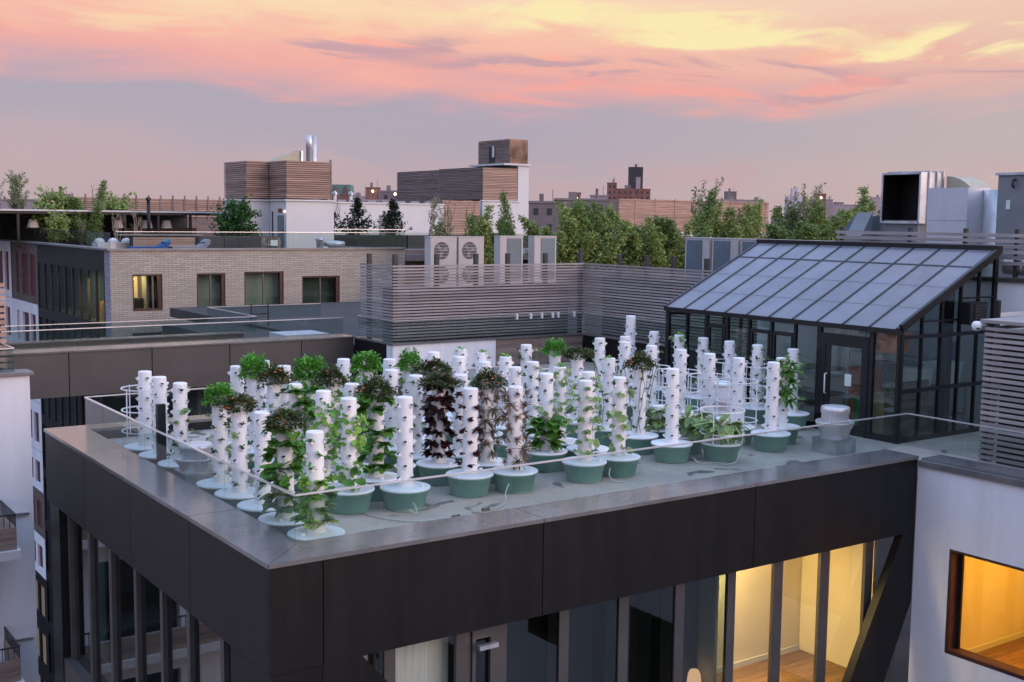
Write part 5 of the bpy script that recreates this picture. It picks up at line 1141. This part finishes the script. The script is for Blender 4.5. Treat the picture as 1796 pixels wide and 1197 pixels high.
for (x, y, h, kd, v, w, lab) in ((14.7, 66, 3.9, 'airy', 0, 1.2, 'pale leafed tree highest at the left terrace edge'), (13.3, 67, 3.4, 'airy', 1, 1.2, 'pale airy tree at the far left of the terrace'), (15.6, 63, 3.0, 'bush', 1, 1.0, 'bright green round tree on the left terrace'),
    (17.05, 62.5, 3.4, 'spire', 0, 1.3, 'slim green tree right of the round terrace tree'), (17.9, 64, 3.3, 'young', 2, 1.0, 'brownish young tree beside the bare shrubs'), (12.9, 66, 1.9, 'airy', 0, 1.3, 'low pale shrub at the left frame edge'),
    (17.3, 58.5, 2.0, 'twigs', 0, 1.0, 'bare tan multi stem shrub left of the pavilion lamps'), (18.1, 58.0, 2.0, 'twigs', 1, 1.1, 'second bare tan shrub before the pavilion'), (20.6, 70, 2.9, 'bush', 1, 1.1, 'light green shrub behind the pavilion roof'),
    (22.15, 55.2, 2.55, 'bush', 0, 1.05, 'dark green bushy tree left of the white bulkhead'), (14.9, 60, 1.8, 'bush', 1, .9, 'low green shrub under the round terrace tree'), (16.3, 61, 1.5, 'airy', 1, 1.0, 'short pale shrub under the slim green tree')):
    tree('terrace_tree', lab, kd, v, x, y, TZ, h, 'trees on the brick terrace', w, x)
for (x, y, h, v, lab) in ((28.1, 57.9, 2.55, 0, 'dark conifer beside the white bulkhead'), (30.1, 57.9, 2.45, 1, 'dark conifer left of the grey door'), (32.3, 57.9, 2.4, 2, 'dark conifer right of the grey door')):
    tree('conifer', lab, 'con', v, x, y, TZ+.3, h, 'conifers in the long planter', 1.0, x)
for (x, y, h, v, lab) in ((29.3, 59.5, 2.7, 2, 'bare sapling between the first two conifers'), (35.0, 58.5, 2.7, 0, 'pale leafed sapling against the white roof wall'), (36.2, 58.5, 2.75, 1, 'second pale leafed sapling against the white roof wall'), (37.9, 58.5, 2.5, 2, 'nearly bare sapling at the right end of the white wall')):
    tree('sapling', lab, 'young', v, x, y, TZ+.3, h, 'saplings along the white roof wall', 1.0, x)
pl2 = thing('planter_box', 'dark planter wall below the pale saplings', 'planter', (36.5, 58, TZ)); box('trough', 'planter_dark', 33, 57.4, TZ-1.5, 42, 57.5, TZ+.75, pl2); box('soil', 'bark', 33, 57.5, TZ+.002, 42, 59, TZ+.6, pl2)

# ================================================================== SKYLINE
def far_block(name, label, x, y, top, w, mat, d=None, windows=True, base=0.0, group=None):
    t = thing(name, label, 'building', (x, y, base), group); d = d or w*.8; rz = -yaw
    def loc(u, v, z): return (x+u*math.cos(rz)-v*math.sin(rz), y+u*math.sin(rz)+v*math.cos(rz), z)
    MB().extr([loc(-w/2, 0, base), loc(w/2, 0, base), loc(w/2, d, base), loc(-w/2, d, base)], (0, 0, top-base)).build('wall', mat, t)
    MB().extr([loc(-w/2-.2, -.2, top), loc(w/2+.2, -.2, top), loc(w/2+.2, d+.2, top), loc(-w/2-.2, d+.2, top)], (0, 0, .5)).build('cornice', mat, t)
    if 4 < w < 45:
        q = random.Random(int(x*7+y)); u0 = q.uniform(-.3, .1)*w; hh = top*.035+.6
        MB().extr([loc(u0, d*.2, top+.5), loc(u0+w*.16, d*.2, top+.5), loc(u0+w*.16, d*.5, top+.5), loc(u0, d*.5, top+.5)], (0, 0, hh)).build('roof_tank', 'city_grey', t)
        um = q.uniform(.15, .4)*w; MB().bar(loc(um, d*.3, top+.5), loc(um, d*.3, top+.5+hh*1.6), w*.008+.05, w*.008+.05, (0, 1, 0)).build('mast', 'city_dark', t)
    if windows:
        n = max(2, int(w/3)); nz = 4
        for r_ in range(nz):
            for c_ in range(n):
                u = -w/2+(c_+.5)*w/n; z = top-2.6-r_*3.4
                MB().extr([loc(u-.55, -.05, z), loc(u+.55, -.05, z), loc(u+.55, .0, z), loc(u-.55, .0, z)], (0, 0, 1.5)).build('window', 'city_dark', t)
    return t, loc
far_block('tower_block', 'black high rise tower on the horizon', 995.6, 1152.3, 92.5, 17.4, 'city_dark', windows=False)
far_block('apartment_block', 'narrow brown slab left of the black tower', 452.5, 545, 46.9, 5.4, 'city_brick'); far_block('apartment_block', 'wide brown apartment block below the black tower', 476.1, 553, 44.0, 20.5, 'city_brick')
t, loc = far_block('apartment_block', 'slim brown shaft in front of the black tower', 478.5, 551.6, 51, 2.6, 'city_mauve', windows=False)
far_block('apartment_block', 'flat dark grey block behind the bamboo', 187.3, 237.7, 30.0, 13.0, 'city_grey'); far_block('apartment_block', 'penthouse block with white lamp behind the bamboo', 189.2, 242.7, 31.6, 2.7, 'city_brick', windows=False)
far_block('apartment_block', 'low grey block left of the bamboo hedge top', 155.3, 210.8, 28.6, 6.0, 'city_grey'); far_block('apartment_block', 'grey block left of the brown apartments', 210.2, 258.6, 31.6, 4.6, 'city_mauve', windows=False)
far_block('apartment_block', 'small dark block above the pale slat wall', 655.8, 648.3, 47.7, 8.3, 'city_grey', windows=False); far_block('apartment_block', 'wide low block below the small dark one', 640.6, 633.6, 41.3, 20, 'city_mauve', windows=False)
far_block('tower_block', 'pale stepped high rise in the haze, lower wing', 1934.5, 1720.8, 80.2, 36.2, 'city_hazed', windows=False); far_block('tower_block', 'pale stepped high rise in the haze, upper shaft', 1932.9, 1724.1, 97, 13.3, 'city_hazed', windows=False)
far_block('apartment_block', 'brown block with golden lamp right of the pale high rise', 632.8, 541.3, 44.4, 7, 'city_brick', windows=False); far_block('apartment_block', 'small mauve block right of the golden lamp', 653.2, 551.1, 41, 4.8, 'city_mauve', windows=False)
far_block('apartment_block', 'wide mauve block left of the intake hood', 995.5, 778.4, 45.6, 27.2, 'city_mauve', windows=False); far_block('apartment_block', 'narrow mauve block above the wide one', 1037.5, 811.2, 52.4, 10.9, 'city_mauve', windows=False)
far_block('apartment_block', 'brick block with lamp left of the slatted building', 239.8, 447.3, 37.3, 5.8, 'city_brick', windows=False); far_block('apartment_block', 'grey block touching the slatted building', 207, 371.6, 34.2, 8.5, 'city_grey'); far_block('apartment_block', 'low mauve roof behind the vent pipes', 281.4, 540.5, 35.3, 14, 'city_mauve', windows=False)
far_block('apartment_block', 'low long roof under the brick lamp block', 190, 360, 30.6, 16, 'city_mauve', windows=False)
for i, (x, y, tp, w) in enumerate(((669.7, 637.7, 41.5, 15.2), (806.7, 664.4, 40.4, 40), (92.9, 426.3, 29.4, 11.6), (111.7, 437.7, 29.8, 6.1), (200.2, 474, 30.2, 22), (1300, 1500, 34, 300), (500, 1400, 36, 260), (1600, 900, 36, 220), (900, 1700, 36, 300), (150, 1300, 33, 220), (-100, 1200, 33, 200), (1900, 1400, 36, 400), (320, 1000, 33, 180))):
    far_block('apartment_block', ('low mauve block right of the small dark skyline block', 'low mauve block hidden behind the right end of the bamboo', 'low mauve block behind the leftmost terrace trees', 'narrow mauve block behind the slim terrace tree', 'low mauve block behind the brown slatted screen', 'long low skyline strip behind the black tower', 'long low skyline strip behind the vent pipes', 'long low skyline strip behind the intake hood', 'long low skyline strip behind the slatted building', 'long low skyline strip behind the pavilion fence', 'long low skyline strip at the far left', 'long low skyline strip behind the pale stepped high rise', 'long low skyline strip behind the white bulkhead')[i], x, y, tp, w, 'city_mauve', windows=False, group='far skyline blocks')
for (x, y, z, s, lab) in ((188.6, 241.4, 30.6, .35, 'white roof lamp on the far penthouse'), (631.5, 540, 42.0, .9, 'golden roof lamp on the far brown block'), (239.2, 445.8, 36.1, .6, 'warm roof lamp on the far brick block'), (71.5, 127.5, 27.9, .2, 'small roof lamp beside the slatted building')):
    t = thing('roof_lamp', lab, 'lamp', (x, y, z)); MB().lathe([(0, -s), (s*.8, -s*.4), (s*.8, s*.4), (0, s)], (x, y, z), 8).build('globe', 'bulb_soft', t); MB().tube([(x, y, z-s*3), (x, y, z-s)], s*.15, 5).build('stem', 'black_metal', t)
# red gabled building with copper dormers
rg = thing('gabled_building', 'red brick building with green copper dormers behind the vent pipes', 'building', (114.4, 227.5, 0))
rz = -yaw
def lg(u, v, z): return (114.4+u*math.cos(rz)-v*math.sin(rz), 227.5+u*math.sin(rz)+v*math.cos(rz), z)
MB().extr([lg(-2.2, 0, 0), lg(2.2, 0, 0), lg(2.2, 6, 0), lg(-2.2, 6, 0)], (0, 0, 29.2)).build('wall', 'city_brick', rg)
MB().extr([lg(-2.3, .3, 29.2), lg(2.3, .3, 29.2), lg(2.0, .3, 31.9), lg(-2.0, .3, 31.9)], tuple(Vector(lg(0, 5, 0))-Vector(lg(0, 0, 0)))).build('roof', 'teal_copper', rg)
for u in (-1.1, 1.1): MB().extr([lg(u-1, 0, 29.2), lg(u+1, 0, 29.2), lg(u, 0, 31.7)], tuple(Vector(lg(0, 1, 0))-Vector(lg(0, 0, 0)))).build('dormer', 'city_brick', rg)
